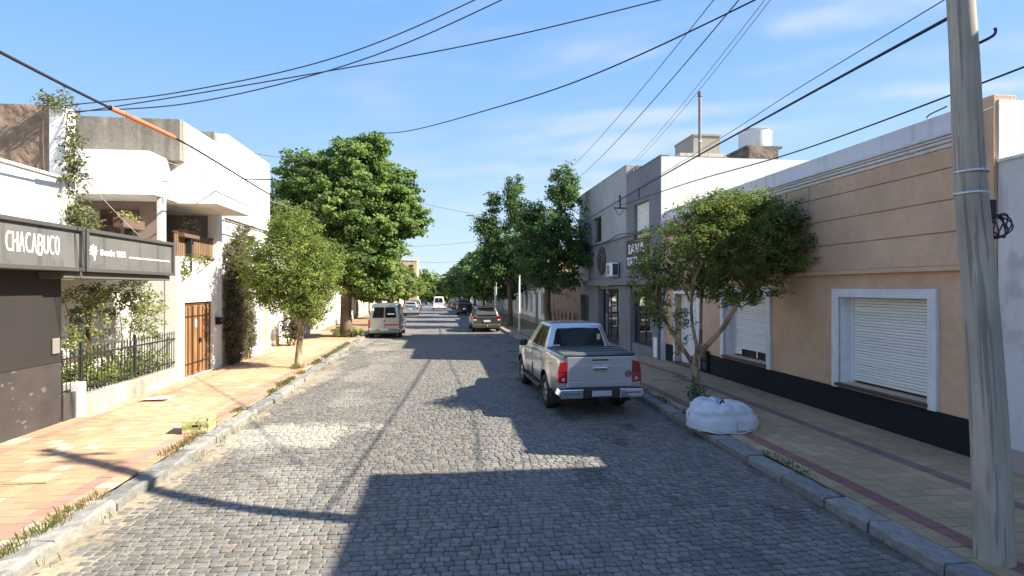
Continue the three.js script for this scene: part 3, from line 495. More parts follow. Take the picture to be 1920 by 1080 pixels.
const railWood = mat(.27, .175, .11, { map: TX.wood, roughness: .7 });
// ------------------------------------------------------------------ left side: balcony house behind the iron fence
{
  const T = thing('balcony_house', 'white balcony house with stained concrete parapet and wooden gate', 'house', [-7.5, 0, 15]);
  // near boundary pieces: rubble wall and white post
  part('rubble_wall', T, box(-13, -7.12, 2.6, 5.86, 11.05, 11.3), M.rubble);
  part('white_post', T, rbox(-7.1, -6.84, 2.7, 5.84, 10.99, 11.3, .015), M.whiteWall);
  part('garden_side_wall', T, box(-12, -9.6, -.4, 2.8, 11.05, 11.28), M.whiteWall);
  // ground floor facing the garden and back wall
  const gback = -8.0;
  part('garden_wall', T, facade(gback, 11.3, 15.45, -.4, 2.95, [[11.6, 12.5, .1, 2.2], [13.0, 14.7, .9, 2.1]], .25), M.whiteWall);
  const gw = part('garden_window', T, rbox(gback - .15, gback - .1, .9, .98, 13.01, 14.69, .01), M.brownWood); part('window_pane', gw, box(gback - .13, gback - .125, .98, 2.09, 13.01, 14.69), M.glass); part('window_frame', gw, rbox(gback - .15, gback - .1, .98, 2.09, 13.82, 13.88, .01), M.brownWood);
  part('garden_door', T, rbox(gback - .16, gback - .1, .1, 2.18, 11.61, 12.49, .01), M.brownWood);
  part('house_body', T, box(-15, -9.66, -.4, 5.9, 11.3, 22.9), M.interior); part('ground_body', T, box(-9.65, gback - .26, -.4, 2.94, 11.3, 15.44), M.interior);
  part('balcony_slab', T, rbox(-9.4, -7.35, 2.95, 3.12, 11.35, 15.5, .02), M.whiteWall);
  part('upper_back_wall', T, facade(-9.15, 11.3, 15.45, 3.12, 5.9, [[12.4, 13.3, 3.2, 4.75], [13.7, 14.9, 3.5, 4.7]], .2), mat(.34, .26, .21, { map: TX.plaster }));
  for (const [a, b, c, d] of [[12.4, 13.3, 3.2, 4.75], [13.7, 14.9, 3.5, 4.7]]) { const w = part('balcony_window', T, rbox(-9.27, -9.2, c, c + .08, a, b, .01), M.brownWood); for (const s of [a, (a + b) / 2 - .03, b - .06]) part('window_frame', w, rbox(-9.27, -9.2, c + .08, d, s, s + .06, .01), M.brownWood); part('window_pane', w, box(-9.24, -9.235, c + .08, d, a + .06, b - .06), M.glass); }
  // far wall of the balcony: camera-facing brown wall with shuttered window
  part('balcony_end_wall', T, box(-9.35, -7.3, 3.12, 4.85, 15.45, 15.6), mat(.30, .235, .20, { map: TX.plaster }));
  const be = part('end_window', T, rbox(-8.75, -7.85, 3.45, 4.55, 15.40, 15.45, .01), M.brownWood); for (const x of [-8.70, -8.38, -8.06]) part('window_pane', be, box(x, x + .24, 3.55, 4.45, 15.385, 15.39), M.glass); part('window_bar', be, rbox(-8.74, -7.86, 4.1, 4.16, 15.37, 15.385, .004), M.brownWood);
  // gate house at the street line
  part('gate_wall', T, facade(-6.92, 15.45, 18.35, -.4, 3.38, [[15.72, 17.68, .12, 2.16]], .3), M.whiteWall);
  part('string_course', T, rbox(-6.96, -6.9, 2.78, 2.83, 15.46, 18.34, .012), M.whiteWall);
  part('porch_back', T, box(-8.6, -8.4, -.4, 3.2, 15.6, 18.35), M.whiteWall); part('terrace_floor', T, box(-9.2, -7.23, 3.12, 3.3, 15.62, 18.35), M.concrete); part('porch_side', T, box(-8.4, -7.23, -.4, 3.1, 15.46, 15.6), M.whiteWall); part('porch_side', T, box(-8.4, -7.23, -.4, 3.1, 18.2, 18.34), M.whiteWall);
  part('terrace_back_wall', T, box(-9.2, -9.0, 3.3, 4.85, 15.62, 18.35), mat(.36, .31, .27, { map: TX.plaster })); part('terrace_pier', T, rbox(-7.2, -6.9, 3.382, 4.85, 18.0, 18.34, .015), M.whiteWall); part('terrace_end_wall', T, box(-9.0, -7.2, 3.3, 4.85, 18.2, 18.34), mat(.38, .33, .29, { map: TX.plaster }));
  for (let s = 15.6; s < 17.95; s += .11) part('railing_slat', T, rbox(-7.08, -7.04, 3.40, 4.0, s, s + .07, .006), railWood); part('railing_rail', T, rbox(-7.1, -7.02, 4.0, 4.05, 15.55, 18.0, .01), M.brownWood);
  part('column', T, rbox(-7.04, -6.88, 3.12, 4.78, 14.62, 14.80, .03), M.whiteWall); part('rain_spout', T, taper([[-6.9, 5.15, 14.6], [-6.74, 5.15, 14.6], [-6.73, 5.12, 14.6], [-6.73, 4.75, 14.6]], [.025], 8), M.galv);
  // canopy: deep white fascia stepping out over the street, thick enough to shade the balcony
  const canopy = (x0, x1, s0, s1, yb, yt, slope) => { const g = new THREE.BoxGeometry(x1 - x0, yt - yb, s1 - s0); const p = g.attributes.position; for (let i = 0; i < p.count; i++) if (p.getY(i) > 0) { if (p.getZ(i) > 0) p.setZ(i, p.getZ(i) - slope); if (p.getX(i) > 0) p.setX(i, p.getX(i) - slope); } g.translate((x0 + x1) / 2, (yb + yt) / 2, -(s0 + s1) / 2); g.computeVertexNormals(); return worldUV(g.toNonIndexed()); };
  const cm = M.whiteWall;
  part('canopy', T, canopy(-9.6, -6.9, 14.3, 15.49, 4.78, 5.9, .3), cm); part('canopy', T, canopy(-9.6, -5.95, 15.5, 18.1, 4.76, 5.92, .3), cm);
  part('stained_parapet', T, rbox(-10.2, -6.88, 5.88, 6.96, 15.52, 15.8, .012), M.concrete);
  part('street_parapet', T, rbox(-7.15, -6.88, 5.9, 6.95, 15.805, 18.6, .012), M.whiteWall);
  part('roof_block', T, box(-10.5, -6.88, 4.77, 7.42, 18.62, 23.0), M.whiteWall); part('stained_parapet', T, rbox(-9.0, -7.16, 6.96, 7.42, 18.4, 18.615, .01), M.concrete);
  part('roof_deck', T, box(-10.2, -7.2, 5.92, 6.0, 15.85, 18.6), M.concrete);
  part('stained_return', T, box(-10.2, -9.9, 4.2, 5.86, 14.6, 15.5), M.concrete);
  part('drain_hole', T, rbox(-9.6, -9.3, 5.2, 6.4, 15.46, 15.515, .01), mat(.12, .11, .1));
}
{
  const T = thing('garden_fence', 'black iron spear fence on a low white wall before the garden', 'fence', [-6.9, 0, 13.5]);
  part('low_wall', T, (() => { const g = rbox(-7.1, -6.86, -.3, .50, 11.62, 15.45, .03); return g; })(), wallMat(.74, .70, .62, TX.stained));
  part('end_pier', T, rbox(-7.12, -6.84, -.3, .76, 11.38, 11.62, .02), M.whiteWall); part('gate_pier', T, rbox(-7.12, -6.85, -.3, 2.5, 15.455, 15.70, .015), M.whiteWall);
  for (const y of [.62, 1.22]) part('rail', T, rbox(-6.995, -6.965, y, y + .035, 11.1, 15.45, .006), M.iron);
  const bar = (() => { const L = [new THREE.CylinderGeometry(.009, .009, .86, 6), new THREE.ConeGeometry(.02, .09, 6)]; L[0].translate(0, .43, 0); L[1].translate(0, .9, 0); return merge(L); })();
  for (let s = 11.15; s < 15.42; s += .118) { const m = mesh('bar', bar, M.iron, T); m.position.set(-.08, .51, -s + 13.5); }
  for (const s of [11.66, 13.55]) part('post', T, rbox(-7.0, -6.96, .48, 1.5, s, s + .04, .006), M.iron);
}
{
  const T = thing('wooden_gate', 'varnished wooden double gate with dark iron bars', 'gate', [-7.0, .12, 16.7]);
  part('gate_frame', T, merge([rbox(-7.06, -6.98, .12, 2.15, 15.73, 15.79, .006), rbox(-7.06, -6.98, .12, 2.15, 17.61, 17.67, .006), rbox(-7.06, -6.98, 2.08, 2.15, 15.8, 17.6, .006)]), M.brownWood);
  let i = 0; for (let s = 15.8; s < 17.55; s += .15, i++) part('plank', T, rbox(-7.03 + .006 * (i % 2), -7.0 + .006 * (i % 2), .14, 2.07, s, s + .142, .006), [M.gateWood, M.gateWood, M.brownWood][(i * 7) % 3 === 1 ? 2 : 0]);
  for (const y of [.45, 1.75]) part('iron_strap', T, rbox(-6.995, -6.98, y, y + .03, 15.8, 17.6, .004), M.iron); for (let s = 15.9; s < 17.6; s += .3) part('iron_bar', T, rbox(-6.99, -6.972, .18, 2.04, s, s + .016, .003), M.iron);
  part('notice', T, rbox(-6.982, -6.976, 1.45, 1.66, 16.62, 16.74, .002), M.whitePaint); part('lock', T, rbox(-6.985, -6.94, 1.0, 1.14, 16.9, 16.96, .01), M.iron);
}
{
  const T = thing('letter_box', 'black wall mailbox on the white gate pillar', 'mailbox', [-6.85, 1.4, 17.95]); part('body', T, rbox(-6.92, -6.79, 1.44, 1.64, 17.84, 18.08, .02), M.black); part('lid', T, rbox(-6.92, -6.78, 1.64, 1.665, 17.83, 18.09, .01), M.darkMetal); part('slot', T, rbox(-6.793, -6.786, 1.56, 1.58, 17.88, 18.04, .002), M.steel);
}
// flower boxes on the balcony
for (const [x, y, s, l] of [[-7.32, 3.92, 14.0, 'brown planter with trailing yellow-green plants on the balcony edge'], [-6.98, 3.9, 16.2, 'dry potted plant hanging over the slatted balcony railing']]) {
  const T = thing('planter', l, 'planter', [x, y, s]); part('trough', T, rbox(x - .12, x + .12, y, y + .22, s - .45, s + .45, .02), mat(.13, .08, .058)); part('bracket', T, rbox(x - .1, x + .1, y - .9, y, s - .03, s + .03, .008), M.iron);
}
// vine-clad house and houses farther along the left side
{
  const X = -7.0, T = thing('vine_clad_house', 'narrow house front clad in dry climbing vines beside the gate', 'house', [X, 0, 20.5]);
  part('wall', T, facade(X, 18.4, 23.0, -.4, 4.7, [[19.1, 20.2, .1, 2.35], [21.2, 22.4, .15, 2.4]], .25), M.white); part('house_body', T, box(-14, X - .26, -.4, 4.6, 18.4, 23), M.interior);
  part('door', T, rbox(X - .2, X - .14, .1, 2.34, 19.11, 20.19, .01), mat(.14, .12, .11)); part('door', T, rbox(X - .2, X - .12, .15, 2.39, 21.21, 22.39, .01), wallMat(.55, .56, .58)); part('roof_strip', T, rbox(X - .3, X + .05, 4.7, 4.76, 18.4, 23, .01), M.whiteWall); part('lime_trim', T, rbox(X - .02, X + .05, -.2, 4.6, 22.75, 22.98, .01), M.lime);
  for (let s = 20.6; s < 22.9; s += .16) part('balcony_bar', T, taper([[X + .25, 3.05, s], [X + .32, 3.5, s], [X + .22, 3.95, s]], [.012], 5), M.iron); part('balcony_ledge', T, rbox(X - .01, X + .4, 2.9, 3.04, 20.5, 22.95, .01), M.whiteWall);
}
streetHouse(-1, 23.0, 28.6, 4.4, M.white, 'white house with lime green door frames behind the slim tree', [[.5, 1.8, .12, 2.5, 'shutter'], [2.3, 3.3, .12, 2.4, 'door'], [4.0, 5.2, .12, 2.4, 'shutter']], { trim: M.lime, base: M.lime, door: M.frameWhite, shut: mat(.42, .40, .38) });
streetHouse(-1, 28.6, 36, 4.2, M.cream, 'cream house behind the big tree trunk', [[1, 3.2, .1, 2.4, 'shutter'], [4.2, 5.2, .1, 2.4, 'door'], [5.9, 7, .9, 2.2]], { door: M.frameWhite });
streetHouse(-1, 36, 47, 4.6, M.whiteWall, 'white house with garage shutter past the silver van', [[1, 3.5, .1, 2.5, 'shutter'], [5, 6, .1, 2.4, 'door'], [7.5, 9.5, .9, 2.3]], { door: M.frameWhite });
streetHouse(-1, 47, 60, 4.0, M.cream, 'pale yellow house half hidden by roadside trees', [[1, 2.4, .9, 2.3], [4, 5.2, .1, 2.3, 'door'], [8, 9.6, .9, 2.3]]);
streetHouse(-1, 60, 76, 4.4, M.white, 'far white house behind the row of parked cars', [[2, 3.4, .9, 2.3], [6, 7.2, .1, 2.3, 'door'], [10, 12, .9, 2.3]]);
streetHouse(-1, 76, 124, 4.0, M.cream, 'farthest cream house on the left side of the street', [[3, 5, .9, 2.4], [12, 14, .9, 2.4], [24, 26, .9, 2.4]]);
{
  const s0 = 130, T = thing('apartment_block', 'tan apartment block rising above the trees on the left', 'building', [-10, gy(133), 133]);
  const X = -6.6, m = wallMat(.62, .47, .31, TX.grime); part('wall', T, box(-17, X, -2.2, 8.8, s0, 140), m); part('roof_edge', T, rbox(-17.1, X + .1, 8.8, 9.05, s0 - .1, 140.1, .02), M.cream);
  for (const y of [1.4, 4, 6.6]) for (const x of [-9.9, -7.9]) { const w = part('window', T, rbox(x - .5, x + .5, y, y + 1.3, s0 - .04, s0 + .01, .01), M.darkRoom); part('sill', w, rbox(x - .6, x + .6, y - .1, y - .005, s0 - .1, s0 - .002, .01), M.cream); }
}
// ------------------------------------------------------------------ vehicles (local frame: x right, y up, forward = -z, origin under the rear end)
function loftBody(o) {                                              // lower body: sections along the length, arches cut into the lower edge
  const pos = [], idx = [], st = []; const N = 9;
  for (let L = 0; L <= o.len + 1e-6; L += .055) st.push(Math.min(L, o.len)); if (st[st.length - 1] < o.len) st.push(o.len);
  for (const L of st) {
    const er = clamp(L / o.rr, 0, 1), ef = clamp((o.len - L) / o.fr, 0, 1), cr = Math.sqrt(1 - (1 - er) * (1 - er)), cf = Math.sqrt(1 - (1 - ef) * (1 - ef));
    let hw = o.hw * (1 - o.rin * (1 - cr)) * (1 - o.fin * (1 - cf)), yt = o.top(L) - (1 - cf) * o.fdrop - (1 - cr) * o.rdrop, yb = o.sill + (1 - cr) * .1 + (1 - cf) * .06, flare = 0;
    for (const a of o.axles) { const d = Math.abs(L - a); if (d < o.archR) yb = Math.max(yb, o.wheelR + Math.sqrt(o.archR * o.archR - d * d)); flare = Math.max(flare, o.flare * (1 - smooth(o.archR * .9, o.archR * 1.35, d))); }
    yb = Math.min(yb, yt - .06); const row = [];
    for (let k = 0; k <= N; k++) { const y = lerp(yb, yt, k / N), v = (y - o.sill) / (yt - o.sill); let x = hw * (1 - .05 * Math.pow(clamp((v - .55) / .45), 2) - .05 * Math.pow(clamp((.4 - v) / .4), 2) + o.crease * Math.exp(-Math.pow((v - .78) / .07, 2))) + flare * Math.exp(-Math.pow((y - yb) / .16, 2)); if (k === N) { x -= .012; } row.push([x, y]); }
    const xt = row[N][0]; for (const [f, dy] of [[.965, .010], [.88, .018], [.6, .03], [.3, .036]]) row.push([xt * f, yt + dy * o.crown]);
    const full = [...row, [0, yt + .038 * o.crown], ...row.slice().reverse().map(([x, y]) => [-x, y])]; for (const [x, y] of full) pos.push(x, y, -L);
  }
  const m = pos.length / 3 / st.length; for (let i = 0; i < st.length - 1; i++) for (let j = 0; j < m - 1; j++) { const a = i * m + j, b = a + m; idx.push(a, a + 1, b, a + 1, b + 1, b); }
  for (const b of [0, (st.length - 1) * m]) for (let j = 1; j < m - 1; j++) idx.push(b, b + j, b + j + 1);
  const g = new THREE.BufferGeometry(); g.setAttribute('position', new THREE.Float32BufferAttribute(pos, 3)); g.setIndex(idx); g.computeVertexNormals(); return g;
}
// cabin: rounded-rectangle rings from the belt line to the roof
function cabin(o) {
  const at = (t) => { const e = Math.pow(t, o.pow || 1.15); return { w: lerp(o.wb, o.wt, e), b: lerp(o.bb, o.bt, Math.pow(t, o.bpow || 1)), f: lerp(o.fb, o.ft, Math.pow(t, 1.05)), y: lerp(o.y0, o.y1, t), r: o.r }; };
  const ring = (c) => { const p = [], n = 5, cs = [[c.w - c.r, c.f - c.r, 0], [-c.w + c.r, c.f - c.r, 1], [-c.w + c.r, c.b + c.r, 2], [c.w - c.r, c.b + c.r, 3]]; for (const [x, L, q] of cs) for (let i = 0; i <= n; i++) { const a = q * Math.PI / 2 + i / n * Math.PI / 2; p.push([x + Math.cos(a) * c.r, c.y, -(L + Math.sin(a) * c.r)]); } return p; };
  const rings = []; for (let i = 0; i <= 6; i++) rings.push(ring(at(i / 6))); const top = at(1);
  for (const [k, dy] of [[.03, .022], [.08, .036], [.2, .048], [.4, .056]]) { const c = { w: top.w - k * .8, b: top.b + k, f: top.f - k * 1.2, y: top.y + dy, r: Math.max(.03, o.r * (1 - k)) }; if (c.f - c.b > .1 && c.w > .1) rings.push(ring(c)); }
  const m = rings[0].length, pos = rings.flat(2), idx = []; for (let i = 0; i < rings.length - 1; i++) for (let j = 0; j < m; j++) { const a = i * m + j, b = i * m + (j + 1) % m; idx.push(a, b, a + m, b, b + m, a + m); }
  const l = (rings.length - 1) * m; for (let j = 1; j < m - 1; j++) idx.push(l, l + j, l + j + 1);
  const g = new THREE.BufferGeometry(); g.setAttribute('position', new THREE.Float32BufferAttribute(pos, 3)); g.setIndex(idx); g.computeVertexNormals();
  // a pane on one face: u runs 0..1 along the face, t up the cabin
  const pane = (face, u0, u1, t0, t1, rad = .04, off = .008, skew = [0, 0]) => {
    const W = u1 - u0, Hh = t1 - t0, sh = new THREE.Shape(), kx = rad / (face === 'back' || face === 'front' ? 2 * o.wb : o.fb - o.bb), ky = rad / (o.y1 - o.y0), rx = Math.min(kx, W / 2.2), ry = Math.min(ky, Hh / 2.2);
    sh.moveTo(u0 + rx, t0); sh.lineTo(u1 - rx, t0); sh.quadraticCurveTo(u1, t0, u1 + skew[1] * ry, t0 + ry); sh.lineTo(u1 + skew[1] * (Hh - ry), t1 - ry); sh.quadraticCurveTo(u1 + skew[1] * Hh, t1, u1 + skew[1] * Hh - rx, t1); sh.lineTo(u0 + skew[0] * Hh + rx, t1); sh.quadraticCurveTo(u0 + skew[0] * Hh, t1, u0 + skew[0] * (Hh - ry), t1 - ry); sh.lineTo(u0 + skew[0] * ry, t0 + ry); sh.quadraticCurveTo(u0, t0, u0 + rx, t0);
    const q = new THREE.ExtrudeGeometry(sh, { depth: 1, bevelEnabled: false, curveSegments: 4 }), p = q.attributes.position;
    for (let i = 0; i < p.count; i++) { const u = p.getX(i), t = p.getY(i), d = off - .012 * (1 - p.getZ(i)), c = at(t); if (face === 'back') p.setXYZ(i, lerp(-1, 1, u) * (c.w - o.r * .4), c.y, -(c.b) + d); else if (face === 'front') p.setXYZ(i, lerp(-1, 1, u) * (c.w - o.r * .4), c.y, -(c.f) - d); else { const sg = face === 'left' ? -1 : 1; p.setXYZ(i, sg * (c.w + d), c.y, -lerp(c.b + o.r * .5, c.f - o.r * .5, u)); } }
    q.computeVertexNormals(); return q;
  };
  return { geo: g, at, pane };
}
const VM = {
  tyre: mat(.018, .018, .018, { roughness: .85 }), alloy: mat(.62, .62, .62, { roughness: .3, metalness: .9 }), chrome: mat(.86, .86, .87, { roughness: .12, metalness: 1 }), trim: mat(.022, .022, .024, { roughness: .6 }),
  glass: mat(.008, .009, .010, { phys: true, roughness: .06, ior: 1.38 }), red: mat(.27, .008, .010, { phys: true, roughness: .15, clearcoat: 1 }), clear: mat(.7, .7, .68, { phys: true, roughness: .15, clearcoat: 1 }), amber: mat(.6, .2, .03, { roughness: .3 }),
  plate: mat(.42, .42, .46, { roughness: .5 }), under: mat(.014, .014, .015, { roughness: .9 }), seam: mat(.01, .01, .01, { roughness: .9 }),
};
const paint = (r, g, b, metal = .55) => mat(r, g, b, { phys: true, roughness: .34, metalness: metal, clearcoat: 1, clearcoatRoughness: .06 });
const wheelParts = new Map();
function wheel(parent, x, L, r, w, rimMat, name = 'wheel') {
  const key = r + '|' + w; if (!wheelParts.has(key)) {
    const pr = [[.62 * r, -w / 2], [.9 * r, -w / 2], [.985 * r, -w * .36], [r, -w * .2], [r, w * .2], [.985 * r, w * .36], [.9 * r, w / 2], [.62 * r, w / 2]].map((p) => new THREE.Vector2(...p)); const ty = new THREE.LatheGeometry(pr, 32); ty.rotateZ(Math.PI / 2);
    const rl = [[.02, w * .3], [.12 * r, w * .42], [.16 * r, w * .30], [.56 * r, w * .22], [.6 * r, w * .46], [.64 * r, w * .48], [.64 * r, -w * .4]].map((p) => new THREE.Vector2(...p)); const rm = new THREE.LatheGeometry(rl, 28); rm.rotateZ(-Math.PI / 2);
    const sp = []; for (let k = 0; k < 6; k++) { const b = new RoundedBoxGeometry(.03, r * .5, r * .13, 1, .01); b.translate(w * .36, r * .37, 0); b.rotateX(k / 6 * 2 * Math.PI); sp.push(b); } wheelParts.set(key, [ty, rm, merge(sp)]);
  }
  const [ty, rm, sp] = wheelParts.get(key), G = new THREE.Group(); G.name = name; G.position.set(x, r, -L); if (x < 0) G.rotation.y = Math.PI; parent.add(G); mesh('tyre', ty, VM.tyre, G); mesh('rim', rm, mat(.12, .12, .12, { metalness: .8, roughness: .4 }), G); mesh('spokes', sp, rimMat, G);
}
const lb = (x0, x1, y0, y1, L0, L1, r = .015) => { const g = new RoundedBoxGeometry(x1 - x0, y1 - y0, L1 - L0, 2, Math.min(r, (x1 - x0) / 2.1, (y1 - y0) / 2.1, (L1 - L0) / 2.1)); g.translate((x0 + x1) / 2, (y0 + y1) / 2, -(L0 + L1) / 2); return g; };
function sideStrip(hw, L0, L1, y0, y1, x) { return lb(x - .003, x + .006, y0, y1, L0, L1, .003); }

// the silver pickup
{
  const T = thing('pickup_truck', 'silver double-cab pickup truck parked at the right kerb', 'pickup truck', [3.02, gy(11), 10.78], .035);
  const P = paint(.56, .565, .585, .82), hw = .85;
  const body = mesh('body', loftBody({ len: 5.05, hw, rr: .10, fr: .55, rin: .02, fin: .16, fdrop: .16, rdrop: .01, crown: .9, sill: .44, axles: [1.14, 4.12], archR: .45, wheelR: .37, flare: .035, crease: .008, top: poly([[0, 1.225], [1.52, 1.225], [1.6, 1.17], [3.55, 1.11], [3.75, 1.10], [4.7, 1.0], [5.05, .9]]) }), P, T);
  const cb = cabin({ wb: .775, wt: .60, bb: 1.50, bt: 1.66, fb: 3.78, ft: 2.98, y0: 1.13, y1: 1.715, r: .11, bpow: 1.1 });
  mesh('cab', cb.geo, P, T);
  const rg = mesh('rear_window', cb.pane('back', .07, .93, .20, .90, .07, .012), VM.glass, T); mesh('brake_light', lb(-.17, .17, 1.665, 1.685, 1.60, 1.66, .006), VM.clear, T);
  mesh('sticker', (() => { const g = lb(.42, .50, 1.40, 1.53, 1.548, 1.553, .001); return g; })(), mat(.42, .52, .36), rg); mesh('sticker', lb(-.62, -.44, 1.27, 1.30, 1.513, 1.518, .001), mat(.6, .6, .6), rg);
  for (const f of ['left', 'right']) { mesh('side_window', cb.pane(f, .07, .40, .16, .90, .04), VM.glass, T); mesh('side_window', cb.pane(f, .43, .74, .16, .90, .04, .008, [0, -.10]), VM.glass, T); mesh('window_visor', cb.pane(f, .06, .71, .90, .955, .01, .016), VM.trim, T); }
  mesh('windshield', cb.pane('front', .06, .94, .1, .93, .06), VM.glass, T);
  // tailgate
  const tg = mesh('tailgate', (() => { const g = lb(-.665, .665, .60, 1.215, -.028, .02, .022); return g; })(), P, T);
  mesh('lower_crease', lb(-.66, .66, .70, .715, -.032, -.02, .006), P, tg); mesh('upper_crease', lb(-.64, .64, 1.02, 1.035, -.032, -.02, .006), P, tg);
  mesh('handle_bezel', (() => { const sh = new THREE.Shape([[-.19, .1], [.19, .1], [.12, 0], [-.12, 0]].map((p) => new THREE.Vector2(...p))); const g = new THREE.ExtrudeGeometry(sh, { depth: .012, bevelSize: .012, bevelThickness: .008, bevelSegments: 2 }); g.translate(0, .93, .028); return g; })(), P, tg);
  mesh('handle', lb(-.15, .15, .965, 1.005, -.062, -.035, .016), VM.chrome, tg); mesh('handle_slot', lb(-.13, .13, .945, .962, -.05, -.03, .004), VM.seam, tg); mesh('camera_slot', lb(-.17, .17, 1.13, 1.158, -.034, -.02, .008), VM.seam, tg);
  { const e = mesh('emblem', (() => { const g = new THREE.TorusGeometry(.055, .011, 8, 24); g.translate(.575, .865, .036); return g; })(), VM.trim, tg); mesh('emblem_bar', (() => { const g = new THREE.TorusGeometry(.03, .009, 6, 20); g.scale(1, .6, 1); g.translate(.575, .865, .036); return g; })(), VM.trim, tg); }
  mesh('tailgate_cap', lb(-.70, .70, 1.215, 1.245, -.03, .06, .012), VM.trim, T);
  const cov = mesh('bed_cover', lb(-.745, .745, 1.232, 1.268, .05, 1.47, .012), mat(.075, .08, .075, { roughness: .6 }), T); for (const L of [.42, .8, 1.16]) mesh('cover_rib', lb(-.73, .73, 1.266, 1.282, L, L + .05, .006), mat(.055, .06, .055, { roughness: .6 }), cov);
  for (const sg of [-1, 1]) {
    const lx = (a, b) => (sg > 0 ? [a, b] : [-b, -a]);
    const tl = mesh('tail_light', (() => { const sh = new THREE.Shape(); sh.moveTo(.672, .70); sh.lineTo(.845, .715); sh.quadraticCurveTo(.85, .95, .80, 1.10); sh.lineTo(.672, 1.12); sh.closePath(); const g = new THREE.ExtrudeGeometry(sh, { depth: .16, bevelSize: .008, bevelThickness: .02, bevelSegments: 3 }); g.translate(0, 0, -.155); if (sg < 0) { g.scale(-1, 1, 1); g.computeVertexNormals(); } return g; })(), VM.red, T);
    mesh('reverse_lamp', lb(...lx(.715, .775), .74, .80, -.036, -.0, .01), mat(.45, .42, .40, { roughness: .2 }), tl); mesh('lamp_divider', lb(...lx(.68, .83), .925, .94, -.034, -.0, .004), VM.seam, tl);
    const bp = mesh('bumper_end', (() => { const sh = new THREE.Shape(); sh.moveTo(0, .43); sh.lineTo(.0, .575); sh.lineTo(.44, .575); sh.lineTo(.475, .50); sh.lineTo(.42, .43); sh.closePath(); const g = new THREE.ExtrudeGeometry(sh, { depth: .2, bevelSize: .02, bevelThickness: .03, bevelSegments: 3 }); g.translate(.385, 0, -.08); if (sg < 0) { g.scale(-1, 1, 1); g.computeVertexNormals(); } return g; })(), VM.chrome, T);
    mesh('bumper_step', lb(...lx(.36, .84), .575, .60, -.13, .0, .01), VM.trim, bp); mesh('reflector', lb(...lx(.45, .78), .50, .535, -.158, -.15, .004), mat(.35, .35, .37, { metalness: .9, roughness: .25 }), bp);
    const hx = sg * (hw + .012);
    for (const [L0, y0, y1] of [[1.62, .47, 1.14], [2.62, .47, 1.12], [3.62, .5, 1.10]]) mesh('door_seam', sideStrip(hw, L0, L0 + .012, y0, y1, sg * (hw - .002)), VM.seam, T);
    for (const L of [1.80, 2.80]) mesh('door_handle', lb(...lx(hw - .01, hw + .035), .985, 1.015, L, L + .18, .012), VM.chrome, T);
    for (const L of [1.56, 2.62]) mesh('side_guard', lb(...lx(hw - .004, hw + .016), .52, .78, L, L + .028, .006), VM.trim, T);
    mesh('side_step', lb(...lx(.74, .92), .34, .40, 1.62, 3.66, .02), VM.trim, T); mesh('mud_flap', lb(...lx(.62, .86), .2, .5, .60, .625, .004), VM.trim, T);
    const mr = mesh('mirror', lb(...lx(.86, 1.06), 1.12, 1.28, 3.2, 3.34, .05), VM.trim, T); mesh('mirror_glass', lb(...lx(.89, 1.04), 1.14, 1.26, 3.195, 3.205, .003), VM.glass, mr);
    wheel(T, sg * .745, 1.14, .37, .25, VM.alloy); wheel(T, sg * .745, 4.12, .37, .25, VM.alloy);
    mesh('head_light', lb(...lx(.52, .80), .80, .95, 4.78, 4.95, .03), VM.clear, T);
  }
  const bc = mesh('bumper_center', lb(-.40, .40, .40, .60, -.13, .04, .02), VM.trim, T); mesh('license_plate', lb(-.20, .20, .45, .56, -.142, -.13, .006), VM.plate, bc); mesh('tow_bar', lb(-.05, .05, .34, .40, -.12, .2, .01), VM.under, bc);
  mesh('underbody', lb(-.7, .7, .30, .62, .25, 4.8, .04), VM.under, T); for (const L of [1.14, 4.12]) { const ax = new THREE.CylinderGeometry(.05, .05, 1.4, 10); ax.rotateZ(Math.PI / 2); ax.translate(0, .36, -L); mesh('axle', ax, VM.under, T); } mesh('exhaust', (() => { const g = new THREE.CylinderGeometry(.035, .035, .6, 10); g.rotateX(Math.PI / 2); g.translate(.45, .33, -.5); return g; })(), VM.under, T);
  mesh('antenna', taper([new THREE.Vector3(-.2, 1.74, -2.7), new THREE.Vector3(-.2, 1.9, -2.6)], [.006, .004], 5), VM.trim, T);
}
